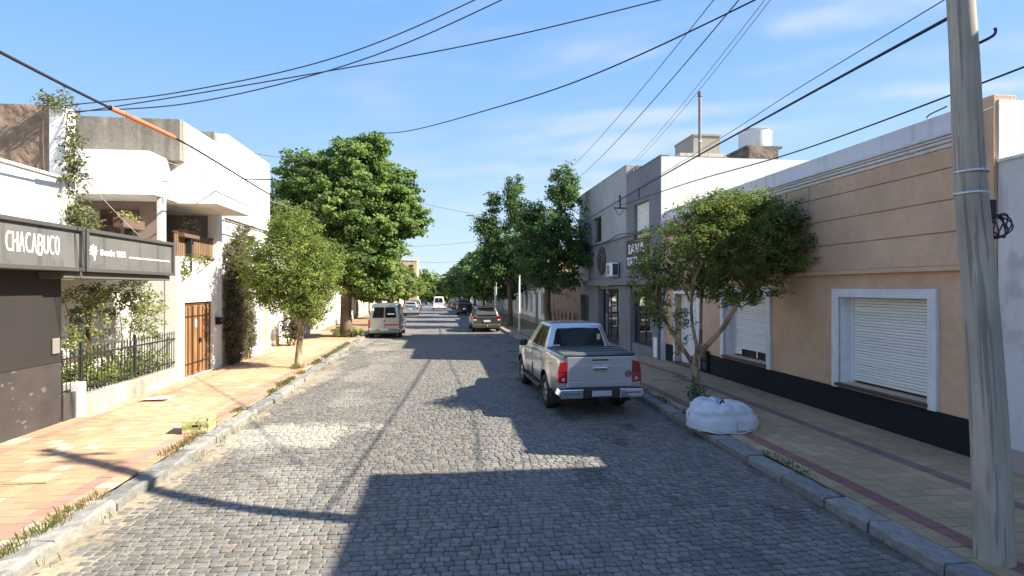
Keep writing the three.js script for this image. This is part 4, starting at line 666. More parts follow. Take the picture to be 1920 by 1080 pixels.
// a passenger car or van from a handful of proportions
function car(name, label, category, pos, turn, c, group) {
  const T = thing(name, label, category, pos, turn, group), P = c.paint, hw = c.w / 2, len = c.len, near = c.detail;
  mesh('body', loftBody({ len, hw, rr: c.rr || .18, fr: .5, rin: c.rin ?? .05, fin: .2, fdrop: .18, rdrop: c.rdrop ?? .05, crown: 1, sill: .27, axles: c.axles, archR: c.r + .06, wheelR: c.r, flare: .015, crease: .006, top: poly(c.top) }), P, T);
  const cb = cabin({ r: .12, ...c.cab }); mesh('cabin', cb.geo, P, T);
  if (c.van) { mesh('rear_window', cb.pane('back', .09, .475, .14, .84, .05, .012), VM.glass, T); mesh('rear_window', cb.pane('back', .525, .91, .14, .84, .05, .012), VM.glass, T); mesh('door_seam', lb(-.006, .006, .42, c.cab.y1 - .1, -.004, .05, .002), VM.seam, T); }
  else mesh('rear_window', cb.pane('back', .09, .91, .12, .88, .08, .012), VM.glass, T);
  for (const f of ['left', 'right']) { for (const [a, b, k] of c.win || [[.1, .36, 0], [.39, .63, 0], [.66, .86, -.14]]) mesh('side_window', cb.pane(f, a, b, .14, .88, .05, .008, [0, k]), VM.glass, T); }
  mesh('windshield', cb.pane('front', .08, .92, .08, .92, .06), VM.glass, T);
  for (const sg of [-1, 1]) {
    const lx = (a, b) => (sg > 0 ? [a, b] : [-b, -a]);
    const [ly0, ly1, lw] = c.lamp; const tl = mesh('tail_light', lb(...lx(hw - lw - .01, hw + .004), ly0, ly1, c.lampL ?? -.008, .16, .03), VM.red, T); if (near) mesh('reverse_lamp', lb(...lx(hw - lw, hw - .03), ly0 + .03, ly0 + .1, (c.lampL ?? -.008) - .012, .04, .01), VM.clear, tl);
    wheel(T, sg * (hw - .1), c.axles[0], c.r, .19, c.rim || VM.alloy); wheel(T, sg * (hw - .1), c.axles[1], c.r, .19, c.rim || VM.alloy);
    const mr = mesh('mirror', lb(...lx(hw - .02, hw + .16), c.belt + .02, c.belt + .15, c.mirL, c.mirL + .12, .04), c.mirror || P, T); mesh('mirror_glass', lb(...lx(hw + .01, hw + .145), c.belt + .035, c.belt + .135, c.mirL - .006, c.mirL + .004, .003), VM.glass, mr);
    if (near) { for (const L of [c.axles[0] + .55, c.axles[0] + 1.5]) mesh('door_seam', lb(...lx(hw - .006, hw + .003), .36, c.belt - .03, L, L + .012, .002), VM.seam, T); mesh('door_handle', lb(...lx(hw - .01, hw + .03), c.belt - .16, c.belt - .13, c.axles[0] + .7, c.axles[0] + .86, .01), c.mirror || P, T); }
    mesh('head_light', lb(...lx(hw - .42, hw - .1), .58, .74, len - .22, len - .07, .03), VM.clear, T);
  }
  const bp = mesh('rear_bumper', lb(-hw + .03, hw - .03, .26, .50, -.06, .2, .06), c.bumper || P, T); mesh('license_plate', lb(-.2, .2, c.plateY, c.plateY + .11, c.plateY < .5 ? -.075 : (c.plateL ?? -.035), .0, .004), mat(.62, .62, .6), bp);
  if (c.extra) c.extra(T, P, cb); mesh('underbody', lb(-hw + .15, hw - .15, .17, .45, .2, len - .3, .03), VM.under, T); return T;
}
const hatchShape = (o = {}) => ({ w: 1.68, len: 3.95, r: .29, axles: [.68, 3.15], top: [[0, .90], [.5, .93], [2.7, .90], [2.9, .90], [3.6, .78], [3.95, .66]], cab: { wb: .76, wt: .56, bb: .10, bt: .42, fb: 3.05, ft: 2.2, y0: .88, y1: 1.42, bpow: 1.5 }, belt: .9, mirL: 2.5, lamp: [.66, .90, .20], plateY: .62, paint: paint(.5, .5, .5), ...o });
const vanShape = (o = {}) => ({ w: 1.68, len: 4.0, r: .30, axles: [.72, 3.35], van: true, rr: .06, rin: .015, rdrop: .0, top: [[0, .98], [2.9, .98], [3.1, .97], [3.7, .84], [4.0, .7]], cab: { wb: .80, wt: .66, bb: .0, bt: .10, fb: 3.2, ft: 2.5, y0: .96, y1: 1.76, r: .09, bpow: 1.6 }, belt: 1.0, mirL: 2.72, lamp: [.42, .98, .10], plateY: .40, paint: paint(.5, .5, .5), win: [[.72, .9, -.12]], ...o });
car('parked_van', 'silver panel van with red stripe parked under the big left tree', 'van', [-3.2, gy(30), 30], 0, vanShape({ paint: paint(.40, .41, .40, .7), bumper: mat(.20, .21, .21, { roughness: .6 }), detail: true, mirror: VM.trim,
  extra: (T) => { mesh('stripe', lb(.0, .70, .66, .74, -.012, .0, .004), mat(.42, .05, .08, { roughness: .5 }), T); mesh('door_handle', lb(-.05, .04, .88, .94, -.03, .0, .01), VM.trim, T); mesh('window_sticker', lb(-.68, -.54, 1.44, 1.58, -.03, -.0, .002), mat(.7, .7, .7), T); mesh('window_sticker', lb(.16, .5, 1.24, 1.30, -.012, .02, .002), mat(.7, .7, .7), T); mesh('door_crease', lb(-.72, .72, .84, .86, -.012, .01, .004), mat(.5, .5, .5, { metalness: .5, roughness: .4 }), T); } }));
car('parked_car', 'dark olive brown estate car parked beyond the white post', 'car', [2.45, gy(34), 33.6], .03, hatchShape({ paint: paint(.12, .11, .085, .5), len: 4.2, axles: [.8, 3.35], cab: { wb: .77, wt: .58, bb: .06, bt: .34, fb: 3.3, ft: 2.4, y0: .9, y1: 1.47, bpow: 1.7 }, detail: true, lamp: [.68, .98, .20], bumper: null, extra: (T) => { mesh('roof_spoiler', lb(-.5, .5, 1.47, 1.50, .22, .45, .01), VM.trim, T); mesh('tow_ball', (() => { const g = new THREE.SphereGeometry(.05, 10, 8); g.translate(0, .4, .1); return g; })(), VM.chrome, T); mesh('emblem', (() => { const g = new THREE.CylinderGeometry(.045, .045, .02, 16); g.rotateX(Math.PI / 2); g.translate(0, .86, .0); return g; })(), VM.chrome, T); for (const x of [-.56, .56]) mesh('roof_rail', lb(x - .015, x + .015, 1.50, 1.53, .5, 2.2, .01), VM.trim, T); } }));
car('parked_car', 'silver hatchback parked at the left kerb ahead of the van', 'car', [-3.72, gy(60), 60], 0, hatchShape({ paint: paint(.42, .45, .50) }), 'cars parked along the left kerb');
car('parked_car', 'black people carrier parked far along the right kerb', 'car', [2.02, gy(60), 60], 0, hatchShape({ paint: paint(.02, .02, .035, .3), len: 4.4, axles: [.85, 3.5], cab: { wb: .8, wt: .66, bb: .05, bt: .25, fb: 3.6, ft: 2.6, y0: .95, y1: 1.72, bpow: 1.6 }, top: [[0, .98], [3.3, .96], [4.0, .82], [4.4, .7]], belt: .98 }));
car('driving_van', 'white van driving away down the middle of the street', 'van', [-1.05, gy(84), 84], 0, vanShape({ paint: mat(.80, .80, .80, { phys: true, roughness: .3, clearcoat: 1 }), w: 1.78, cab: { wb: .84, wt: .66, bb: .0, bt: .14, fb: 3.2, ft: 2.5, y0: .96, y1: 1.92, r: .12, bpow: 1.6 } }));
car('parked_car', 'white car parked behind the silver hatchback on the left', 'car', [-4.05, gy(67), 67], 0, hatchShape({ paint: mat(.78, .78, .76, { phys: true, roughness: .3, clearcoat: 1 }) }), 'cars parked along the left kerb');
car('parked_car', 'dark car third in the left row of parked cars', 'car', [-4.2, gy(74), 74], 0, hatchShape({ paint: paint(.06, .06, .065) }), 'cars parked along the left kerb');
car('parked_car', 'pale silver car far along the left kerb', 'car', [-4.5, gy(82), 82], 0, hatchShape({ paint: paint(.62, .62, .6) }), 'cars parked along the left kerb');
car('parked_car', 'farthest white car at the left kerb', 'car', [-4.8, gy(92), 92], 0, hatchShape({ paint: mat(.78, .78, .76, { phys: true, roughness: .3, clearcoat: 1 }) }), 'cars parked along the left kerb');
car('parked_car', 'silver car just ahead of the black people carrier', 'car', [2.25, gy(66.5), 66.5], 0, hatchShape({ paint: paint(.6, .6, .6) }));
car('parked_car', 'dark grey car at the far right kerb', 'car', [1.7, gy(84), 84], 0, hatchShape({ paint: paint(.1, .1, .11) }));
car('parked_car', 'farthest dark car on the right side', 'car', [1.1, gy(98), 98], 0, hatchShape({ paint: paint(.15, .15, .16) }));
// ------------------------------------------------------------------ trees and plants
// leaves: many small folded leaf faces in clumps through a crown made of lobes (positions relative to an origin)
function leafCloud(o) {
  const R = rng(o.seed), pos = [], col = [], idx = [], nor = [], centres = []; const v = new THREE.Vector3(), n = new THREE.Vector3(), a = new THREE.Vector3(), b = new THREE.Vector3();
  const gauss = () => (R() + R() + R() - 1.5) * 1.15;
  for (const [cx, cy, cs, rx, ry, rs, count] of o.lobes) for (let k = 0; k < count; k++) {
    const th = R() * 2 * Math.PI, z = R() * 2 - 1, q = Math.sqrt(1 - z * z), rad = Math.pow(R(), o.shell || .42), lob = 1 + (o.ragged ?? .3) * (fbm(Math.cos(th) * 2.2 + cx + 9, z * 2.6 + Math.sin(th) * 2.2 + cy + 5, 0, 3, o.seed) - .5) * 2;
    const c = [cx + Math.cos(th) * q * rx * rad * lob, cy + z * ry * rad * lob, cs + Math.sin(th) * q * rs * rad * lob]; if (o.minY && c[1] < o.minY) continue; centres.push([...c, cx, cy, cs]);
  }
  for (const [cx, cy, cs, ox, oy, os] of centres) {
    const pal = o.colours[Math.floor(Math.pow(R(), 1.3) * o.colours.length)], tone = .75 + R() * .5, out = new THREE.Vector3(cx - ox, cy - oy + .3, -(cs - os)).normalize();
    const m = Math.round(o.per * (.5 + R()));
    for (let i = 0; i < m; i++) {
      v.set(cx + gauss() * o.clump, cy + gauss() * o.clump * (o.flat ?? .7) - (o.droop || 0) * R(), -(cs + gauss() * o.clump));
      n.set(gauss(), gauss() * .8 + .55, gauss()).addScaledVector(out, .5).normalize(); a.set(gauss(), gauss() - .25, gauss()).cross(n).normalize(); b.crossVectors(n, a);
      const L = lerp(o.size[0], o.size[1], R()), w = L * (o.wide ?? .5), k = pos.length / 3, f = L * .12;
      pos.push(v.x - b.x * L / 2, v.y - b.y * L / 2, v.z - b.z * L / 2, v.x + a.x * w / 2 + n.x * f, v.y + a.y * w / 2 + n.y * f, v.z + a.z * w / 2 + n.z * f, v.x + b.x * L / 2, v.y + b.y * L / 2, v.z + b.z * L / 2, v.x - a.x * w / 2 + n.x * f, v.y - a.y * w / 2 + n.y * f, v.z - a.z * w / 2 + n.z * f);
      const t = tone * (.8 + R() * .4), tint = (R() < (o.tipChance || 0)) ? o.tip : pal; for (let j = 0; j < 4; j++) { col.push(tint[0] * t, tint[1] * t, tint[2] * t); nor.push(n.x, n.y, n.z); }
      idx.push(k, k + 1, k + 2, k, k + 2, k + 3);
    }
  }
  const g = new THREE.BufferGeometry(); g.setAttribute('position', new THREE.Float32BufferAttribute(pos, 3)); g.setAttribute('color', new THREE.Float32BufferAttribute(col, 3)); g.setAttribute('normal', new THREE.Float32BufferAttribute(nor, 3)); g.setIndex(idx); return { geo: g, centres };
}
const leafMat = new THREE.MeshPhysicalMaterial({ color: C(1, 1, 1), vertexColors: true, roughness: 1, specularIntensity: .35, transmission: .5, thickness: 0, side: THREE.DoubleSide });
const barkMat = mat(.20, .16, .125, { map: TX.bark, bumpMap: TX.rough, bumpScale: .02 }), paleBark = mat(.44, .335, .235, { map: TX.smoothbark, bumpMap: TX.rough, bumpScale: .006, roughness: .7 }), greyBark = mat(.40, .35, .29, { map: TX.smoothbark, bumpMap: TX.rough, bumpScale: .01 });
// tree: trunk path points [dx, y, ds] with radii, limbs grown from trunk points to crown clumps
function tree(name, label, [X, s], o) {
  const y0 = gy(s) + .12, T = thing(name, label, 'tree', [X, y0, s], 0, o.group), lc = leafCloud(o.crown), R = rng(o.crown.seed + 7);
  mesh('trunk', taper(o.trunk.map(([x, y, d]) => new THREE.Vector3(x, y, -d)), o.trunkR, 10, 14), o.bark, T);
  const tips = o.fork || [o.trunk[o.trunk.length - 1]], br = [];
  (o.limbs || []).forEach((L) => mesh('limb', taper(L.p.map(([x, y, d]) => new THREE.Vector3(x, y, -d)), L.r, 8, 10), o.bark, T));
  for (let i = 0; i < (o.twigs || 24); i++) {
    const c = lc.centres[Math.floor(R() * lc.centres.length)]; if (!c) break; let best = tips[0], bd = 1e9; for (const t of tips) { const d = Math.hypot(t[0] - c[0], (t[1] - c[1]) * .8, t[2] - c[2]); if (d < bd) { bd = d; best = t; } }
    const r = (o.twigR || .03) * (.6 + R() * .7), mid = [lerp(best[0], c[0], .5) + (R() - .5) * .3, lerp(best[1], c[1], .5) + .15 * bd * (R() - .2), lerp(best[2], c[2], .5) + (R() - .5) * .3];
    br.push(taper([best, mid, c.slice(0, 3)].map(([x, y, d]) => new THREE.Vector3(x, y, -d)), [r, r * .65, r * .25], 5, 6));
  }
  if (br.length) mesh('branches', merge(br), o.bark, T);
  mesh('crown', lc.geo, leafMat, T); return T;
}
const G1 = [[.19, .27, .05], [.15, .225, .044], [.23, .30, .06], [.11, .17, .036]], GD = [[.085, .17, .045], [.065, .135, .04], [.115, .20, .05], [.145, .225, .052]], GO = [[.20, .255, .055], [.15, .205, .046], [.24, .285, .065], [.11, .15, .04]];
// crape myrtle with fluted pale trunk by the bulk bag
tree('street_tree', 'multi-stemmed pale-barked tree with wide crown beside the bulk bag', [5.3, 11.4], {
  bark: paleBark, trunk: [[0, -.1, 0], [.0, .35, 0], [-.03, .75, 0], [-.02, 1.0, .02]], trunkR: [.12, .085, .08, .085, .08],
  limbs: [
    { p: [[-.02, .72, 0], [-.22, 1.05, .0], [-.52, 1.5, .05], [-.72, 1.95, .08], [-.80, 2.6, .1]], r: [.055, .045, .04, .035, .022] }, { p: [[-.0, .95, 0], [.02, 1.15, 0], [-.12, 1.6, -.1], [-.2, 2.1, -.2], [-.15, 3.0, -.25]], r: [.06, .045, .035, .03, .02] },
    { p: [[-.02, .85, .02], [.2, 1.2, -.05], [.42, 1.45, -.1], [.62, 1.75, -.2], [.9, 2.4, -.3], [1.2, 3.1, -.35]], r: [.07, .06, .05, .045, .035, .02] }, { p: [[.5, 1.58, -.14], [.85, 2.05, -.1], [1.4, 2.7, -.05], [2.0, 3.3, -.2]], r: [.045, .035, .025, .015] },
    { p: [[.1, 1.1, 0], [.2, 1.7, .2], [.3, 2.4, .35], [.4, 3.3, .4]], r: [.045, .035, .028, .016] }, { p: [[-.66, 1.85, .06], [-.95, 2.3, .1], [-1.1, 3.0, .1]], r: [.03, .022, .012] }],
  fork: [[-.72, 1.95, .08], [-.2, 2.1, -.2], [.62, 1.75, -.2], [.9, 2.4, -.3], [1.4, 2.7, -.05], [.3, 2.4, .35], [1.0, 2.8, -.3]], twigs: 130, twigR: .016,
  crown: { seed: 11, lobes: [[-.95, 2.75, .1, .48, .95, .55, 150], [.15, 3.35, 0, 1.0, 1.05, 1.1, 520], [1.05, 3.55, -.1, 1.05, .95, 1.1, 520], [2.0, 3.3, -.15, 1.0, .66, .85, 330], [2.65, 3.75, -.2, .55, .42, .45, 95], [1.7, 3.9, -.2, .8, .5, .7, 160], [.9, 2.55, -.1, 1.1, .55, .8, 230], [.5, 4.2, .0, .8, .42, .7, 110], [1.2, 4.25, -.1, .6, .35, .6, 80], [-.3, 1.6, 0, .25, .5, .2, 22], [-.85, 1.75, .05, .22, .3, .2, 12]], per: 24, clump: .11, size: [.045, .085], wide: .5, colours: [[.115, .185, .026], [.15, .215, .03], [.21, .26, .036], [.085, .145, .024]], tip: [.34, .19, .05], tipChance: .06, ragged: .28, shell: .38 },
});
// slim street tree on the left
tree('street_tree', 'slim round-crowned tree with pale trunk on the left pavement', [-4.5, 17.9], {
  bark: greyBark, trunk: [[-.02, -.1, 0], [.0, .5, 0], [.06, 1.2, 0], [.02, 1.75, 0], [.05, 2.3, .0]], trunkR: [.13, .095, .09, .08, .06],
  limbs: [{ p: [[.04, 1.4, 0], [.3, 1.75, .1], [.7, 2.1, .1]], r: [.05, .035, .02] }, { p: [[.04, 1.5, 0], [-.3, 2.0, .0], [-.7, 2.8, .05]], r: [.05, .035, .02] }, { p: [[.04, 2.1, 0], [.0, 3.0, .1], [.1, 4.2, 0]], r: [.055, .04, .015] }],
  fork: [[.05, 2.2, 0], [.0, 3.0, .1], [-.4, 2.2, 0], [.4, 1.9, .1], [.05, 3.7, 0]], twigs: 90, twigR: .018,
  crown: { seed: 21, lobes: [[-.2, 3.0, 0, 1.4, 1.4, 1.25, 980], [-.1, 4.2, 0, .8, .85, .8, 260], [.25, 2.2, 0, 1.1, .7, 1.0, 300], [-1.0, 2.8, .1, .75, .9, .7, 230], [.75, 3.0, 0, .6, .9, .7, 160], [.45, 1.6, -.1, .55, .35, .5, 50]], per: 20, clump: .13, size: [.05, .10], colours: [[.22, .28, .05], [.175, .24, .045], [.26, .31, .06], [.13, .19, .038]], ragged: .28, shell: .4 },
});
// big maple-like tree
tree('large_street_tree', 'large broad-leaved green tree towering over the left pavement', [-5.1, 29.6], {
  bark: barkMat, trunk: [[0, -.25, 0], [.02, .3, 0], [.0, 1.2, 0], [.02, 2.2, 0], [.1, 3.4, 0]], trunkR: [.46, .33, .28, .27, .24],
  limbs: [{ p: [[.05, 2.8, 0], [1.0, 4.2, .3], [2.2, 5.6, .2]], r: [.17, .11, .05] }, { p: [[.05, 2.7, 0], [-1.0, 4.4, -.2], [-2.0, 6.4, -.2]], r: [.17, .11, .05] }, { p: [[.1, 3.3, 0], [.2, 5.5, .2], [.4, 8.5, .1]], r: [.2, .14, .05] }, { p: [[.1, 3.0, 0], [.2, 4.2, -1.2], [.3, 5.5, -2]], r: [.14, .09, .04] }],
  fork: [[.1, 3.4, 0], [1, 4.2, .3], [-1, 4.4, -.2], [.2, 5.5, .2], [2, 5.4, .2], [.3, 7.5, .1]], twigs: 110, twigR: .04,
  crown: { seed: 31, lobes: [[0, 6.6, 0, 3.0, 2.6, 2.9, 560], [.4, 9.0, 0, 1.9, 1.4, 1.9, 200], [-1.9, 8.2, .2, 1.5, 1.5, 1.6, 170], [2.3, 7.4, 0, 1.5, 1.7, 1.7, 180], [3.1, 6.1, -.3, 1.1, 1.0, 1.3, 110], [1.0, 4.3, -.6, 2.2, 1.4, 2.0, 220], [-1.2, 4.2, -.3, 1.8, 1.5, 1.8, 180], [.9, 2.9, -.3, 1.6, .8, 1.5, 90], [-2.7, 6.3, 0, 1.2, 1.5, 1.4, 110], [1.5, 9.9, 0, .7, .7, .8, 34]], per: 60, clump: .28, flat: .45, droop: .12, size: [.11, .20], wide: .85, colours: [[.175, .265, .055], [.14, .225, .048], [.22, .31, .065], [.10, .17, .04]], ragged: .38, shell: .36 },
});
// the two loose trees on the right and the row behind them
tree('street_tree', 'loose dark tree leaning beside the grey shop building', [5.15, 28.3], {
  bark: barkMat, trunk: [[.25, -.2, 0], [.1, .6, 0], [.0, 2.0, 0], [.15, 3.2, 0]], trunkR: [.3, .2, .17, .14], limbs: [{ p: [[.1, 2.6, 0], [.5, 4.5, 0], [.7, 7.6, 0]], r: [.11, .08, .03] }, { p: [[.1, 2.4, 0], [-.6, 4, .2], [-1.1, 6.6, .2]], r: [.1, .07, .03] }, { p: [[.1, 2.8, 0], [1.2, 4.2, -.3], [2.0, 5.4, -.4]], r: [.08, .05, .02] }],
  fork: [[.15, 3.2, 0], [.5, 4.5, 0], [-.6, 4, .2], [1.2, 4.2, -.3], [.6, 6.5, 0]], twigs: 80, twigR: .03,
  crown: { seed: 41, lobes: [[.5, 5.2, 0, 1.7, 1.7, 1.8, 260], [.85, 7.6, 0, .9, 1.2, 1.0, 110], [-.6, 4.6, 0, 1.3, 1.6, 1.4, 160], [1.5, 4.2, -.4, 1.1, .9, 1.0, 90], [.2, 3.1, -.2, 1.5, .8, 1.3, 110], [-1.0, 6.2, .2, .8, .9, .8, 60]], per: 34, clump: .22, size: [.10, .19], wide: .6, colours: GD, ragged: .45, shell: .45 },
});
tree('street_tree', 'tall ragged tree with spiky top behind the white post', [4.3, 37.5], {
  bark: barkMat, trunk: [[0, -.2, 0], [0, 1.2, 0], [-.1, 3, 0]], trunkR: [.2, .15, .12], limbs: [{ p: [[0, 2.4, 0], [-.8, 4.6, 0], [-1.4, 7.6, 0]], r: [.1, .07, .03] }, { p: [[0, 2.6, 0], [.4, 5, 0], [.3, 9.2, 0]], r: [.1, .07, .02] }],
  fork: [[-.1, 3, 0], [-.8, 4.6, 0], [.4, 5, 0], [-1.2, 6.6, 0], [.3, 7.5, 0]], twigs: 70, twigR: .03,
  crown: { seed: 51, lobes: [[-.2, 5.5, 0, 1.9, 1.8, 1.8, 240], [.25, 8.4, 0, .8, 1.7, .9, 110], [-1.6, 6.6, 0, 1.0, 1.1, 1.0, 90], [-1.2, 4.0, 0, 1.5, 1.3, 1.4, 140], [1.0, 4.2, -.3, 1.3, 1.4, 1.3, 130], [-1.1, 8.2, 0, .5, .7, .5, 26], [1.4, 6.6, 0, .9, .9, .9, 60]], per: 34, clump: .25, size: [.11, .22], wide: .6, colours: GD, ragged: .5, shell: .45 },
});
const rowTree = (label, X, s, h, r, seed, colours, group) => tree('street_tree', label, [X, s], { bark: barkMat, group, trunk: [[0, -.2, 0], [.05, 1, 0], [0, h * .42, 0]], trunkR: [.18, .13, .1], twigs: 24, twigR: .04, crown: { seed, lobes: [[0, h * .62, 0, r, h * .32, r, 220], [r * .5, h * .5, 0, r * .7, h * .22, r * .7, 90], [-r * .5, h * .52, .2, r * .7, h * .24, r * .7, 90], [.1, h * .86, 0, r * .5, h * .16, r * .5, 46]], per: 22, clump: .34, size: [.22, .40], wide: .7, colours, ragged: .4, shell: .45 } });
rowTree('dense dark tree on the right past the olive car', 3.9, 45, 6.4, 2.1, 61, GD, 'trees along the right kerb');
rowTree('dense dark tree over the black people carrier', 3.6, 54, 6.8, 2.3, 62, GD, 'trees along the right kerb');
rowTree('round dark tree farther along the right kerb', 3.3, 65, 7.0, 2.5, 63, GD, 'trees along the right kerb');
rowTree('far dark tree on the right kerb', 2.9, 78, 7.2, 2.6, 64, GD, 'trees along the right kerb');
rowTree('farthest dark tree on the right kerb', 2.3, 94, 7.2, 2.7, 65, GD, 'trees along the right kerb');
rowTree('olive green tree behind the slim lamp post', -5.9, 50, 5.4, 1.7, 71, GO, 'trees along the left kerb');
rowTree('olive green tree beside the silver hatchback', -5.6, 60, 5.6, 1.8, 72, GO, 'trees along the left kerb');
rowTree('olive green tree beside the far white car', -6.0, 72, 6.0, 2.0, 73, GO, 'trees along the left kerb');
rowTree('sunlit green tree far along the left kerb', -6.4, 88, 6.6, 2.4, 74, G1, 'trees along the left kerb');
rowTree('farthest sunlit tree on the left kerb', -7.0, 106, 7.0, 2.8, 75, G1, 'trees along the left kerb');
{ // trees closing the view at the end of the street
  const L = []; const R = rng(81); for (let x = -16; x <= 12; x += 3.2) L.push([x - 5, 4.2 + R() * 2.0 - 2.6, 172 + R() * 10, 3.4, 4.6 + R() * 1.2, 3, 120]); for (let x = -60; x <= 60; x += 7) if (x < -18 || x > 8) L.push([x, 2 + R() * 2, 185, 5, 4.5, 4, 60]);
  const c = leafCloud({ seed: 82, lobes: L, per: 16, clump: .7, size: [.5, .95], wide: .8, colours: G1, ragged: .4 }); const m = mesh('distant_trees', c.geo, leafMat, scene); m.userData = { kind: 'stuff', label: 'hazy mass of green trees closing the end of the street', category: 'trees' };
}
{ const T = tree('small_tree', 'small yellow-leaved tree by the far right kerb', [2.75, 72], { bark: paleBark, trunk: [[0, -.2, 0], [0, 1, 0], [0, 2, 0]], trunkR: [.1, .08, .06], twigs: 10, crown: { seed: 91, lobes: [[0, 2.9, 0, .9, .9, .9, 60]], per: 14, clump: .2, size: [.16, .3], colours: [[.34, .33, .05], [.4, .36, .06]], ragged: .4 } }); }
// garden plants
function plant(name, label, [X, y, s], lobes, o = {}) { const T = thing(name, label, o.cat || 'plant', [X, y, s], 0, o.group), c = leafCloud({ seed: o.seed || 1, lobes, per: 16, clump: .1, size: [.05, .10], colours: GO, ragged: .4, ...o }); const st = [], R = rng((o.seed || 1) + 3); for (let i = 0; i < (o.stems ?? 10); i++) { const q = c.centres[Math.floor(R() * c.centres.length)]; st.push(taper([new THREE.Vector3(q[0] * .3, 0, -q[2] * .3), new THREE.Vector3(q[0] * .7 + (R() - .5) * .2, q[1] * .5, -q[2] * .7), new THREE.Vector3(q[0], q[1], -q[2])], [.018, .012, .006], 5, 6)); } if (st.length) mesh('stems', merge(st), barkMat, T); mesh('leaves', c.geo, leafMat, T); return T; }
const GY = [[.17, .20, .05], [.13, .165, .04], [.20, .22, .075], [.09, .12, .03]];
plant('climbing_shrub', 'tall climbing shrub filling the garden under the fascia sign', [-7.45, .1, 13.7], [[.05, 2.2, 0, .4, .5, 1.4, 110], [.2, 1.75, 1.0, .35, .75, .6, 75], [-.0, 1.2, -1.3, .35, .9, .5, 50], [.1, 2.2, -1.2, .3, .35, .6, 40]], { seed: 131, colours: [[.27, .30, .09], [.21, .25, .07], [.32, .33, .13], [.15, .19, .05]], stems: 18, cat: 'shrub' });
plant('garden_bush', 'low bright green bush behind the iron fence', [-7.4, .1, 12.8], [[0, .6, 0, .45, .5, .8, 110], [.1, .45, .8, .35, .4, .5, 60]], { seed: 132, colours: [[.22, .29, .05], [.28, .33, .07], [.15, .2, .035]], cat: 'bush', group: 'bushes in the garden' });
plant('garden_bush', 'dark low bush behind the fence beside the gate', [-7.4, .1, 14.6], [[0, .65, 0, .5, .5, .75, 110]], { seed: 133, colours: GO, cat: 'bush', group: 'bushes in the garden' });
plant('climbing_vine', 'leafy vine climbing the white post above the sign', [-6.95, 3.5, 11.0], [[.0, 2.35, 0, .25, .2, .3, 26], [.16, 1.2, .1, .16, .9, .2, 70], [.2, .35, .3, .2, .3, .5, 40]], { seed: 134, colours: [[.24, .25, .11], [.19, .21, .08], [.13, .15, .05]], stems: 6, cat: 'vine' });
plant('balcony_shrub', 'dark green shrub growing on the balcony above the sign', [-7.9, 3.15, 12.3], [[0, .5, 0, .4, .4, .6, 70]], { seed: 135, colours: G1, stems: 6, cat: 'shrub' });
plant('balcony_flowers', 'yellow-green trailing flowers in the brown balcony planter', [-7.32, 4.1, 14.0], [[0, .08, 0, .16, .1, .45, 26]], { seed: 136, colours: [[.4, .38, .12], [.3, .32, .1]], per: 8, stems: 3, cat: 'flowers' });
plant('dry_balcony_plant', 'dry brown plant above the slatted balcony railing', [-6.98, 4.1, 16.2], [[0, .15, 0, .14, .2, .45, 24]], { seed: 137, colours: [[.4, .32, .2], [.3, .25, .14]], per: 7, stems: 8, cat: 'plant' });
plant('trailing_vine', 'short vine trailing over the white gate wall', [-6.86, 3.0, 16.3], [[.02, .35, .2, .08, .12, 1.1, 34], [.02, .1, -.6, .08, .35, .2, 22]], { seed: 138, colours: GY, per: 9, stems: 4, cat: 'vine' });
plant('dry_vine', 'thick brown-green dry vine hanging over the narrow house front', [-6.9, .1, 19.4], [[.1, 3.1, .1, .22, 1.1, 1.0, 420], [.14, 1.4, -.5, .2, 1.35, .42, 330], [.14, 1.3, .9, .18, 1.35, .42, 260], [.12, 1.4, .2, .12, 1.4, .5, 140], [.1, 4.2, .6, .15, .5, 1.0, 60]], { seed: 139, per: 24, colours: [[.17, .15, .075], [.13, .125, .055], [.11, .12, .04], [.2, .17, .1]], stems: 26, cat: 'vine' });
plant('young_plant', 'thin weedy plant at the kerb beside the bulk bag', [4.78, .12, 10.25], [[0, .35, 0, .16, .35, .16, 26]], { seed: 140, colours: GD, per: 9, stems: 6 });
plant('tree_base_shrub', 'small shrub at the foot of the large left tree', [-4.6, gy(29) + .12, 29.2], [[0, .3, 0, .5, .25, .3, 30], [-.9, .3, .2, .3, .25, .3, 20]], { seed: 141, colours: GO, stems: 8, cat: 'shrub', size: [.07, .13] });
plant('hanging_ivy_bush', 'dark rounded bush on the pavement behind the slim tree', [-6.6, gy(25), 25], [[.1, .9, 0, .5, .7, .6, 150]], { seed: 142, colours: [[.08, .075, .035], [.06, .065, .03]], size: [.07, .12], stems: 8, cat: 'bush' });
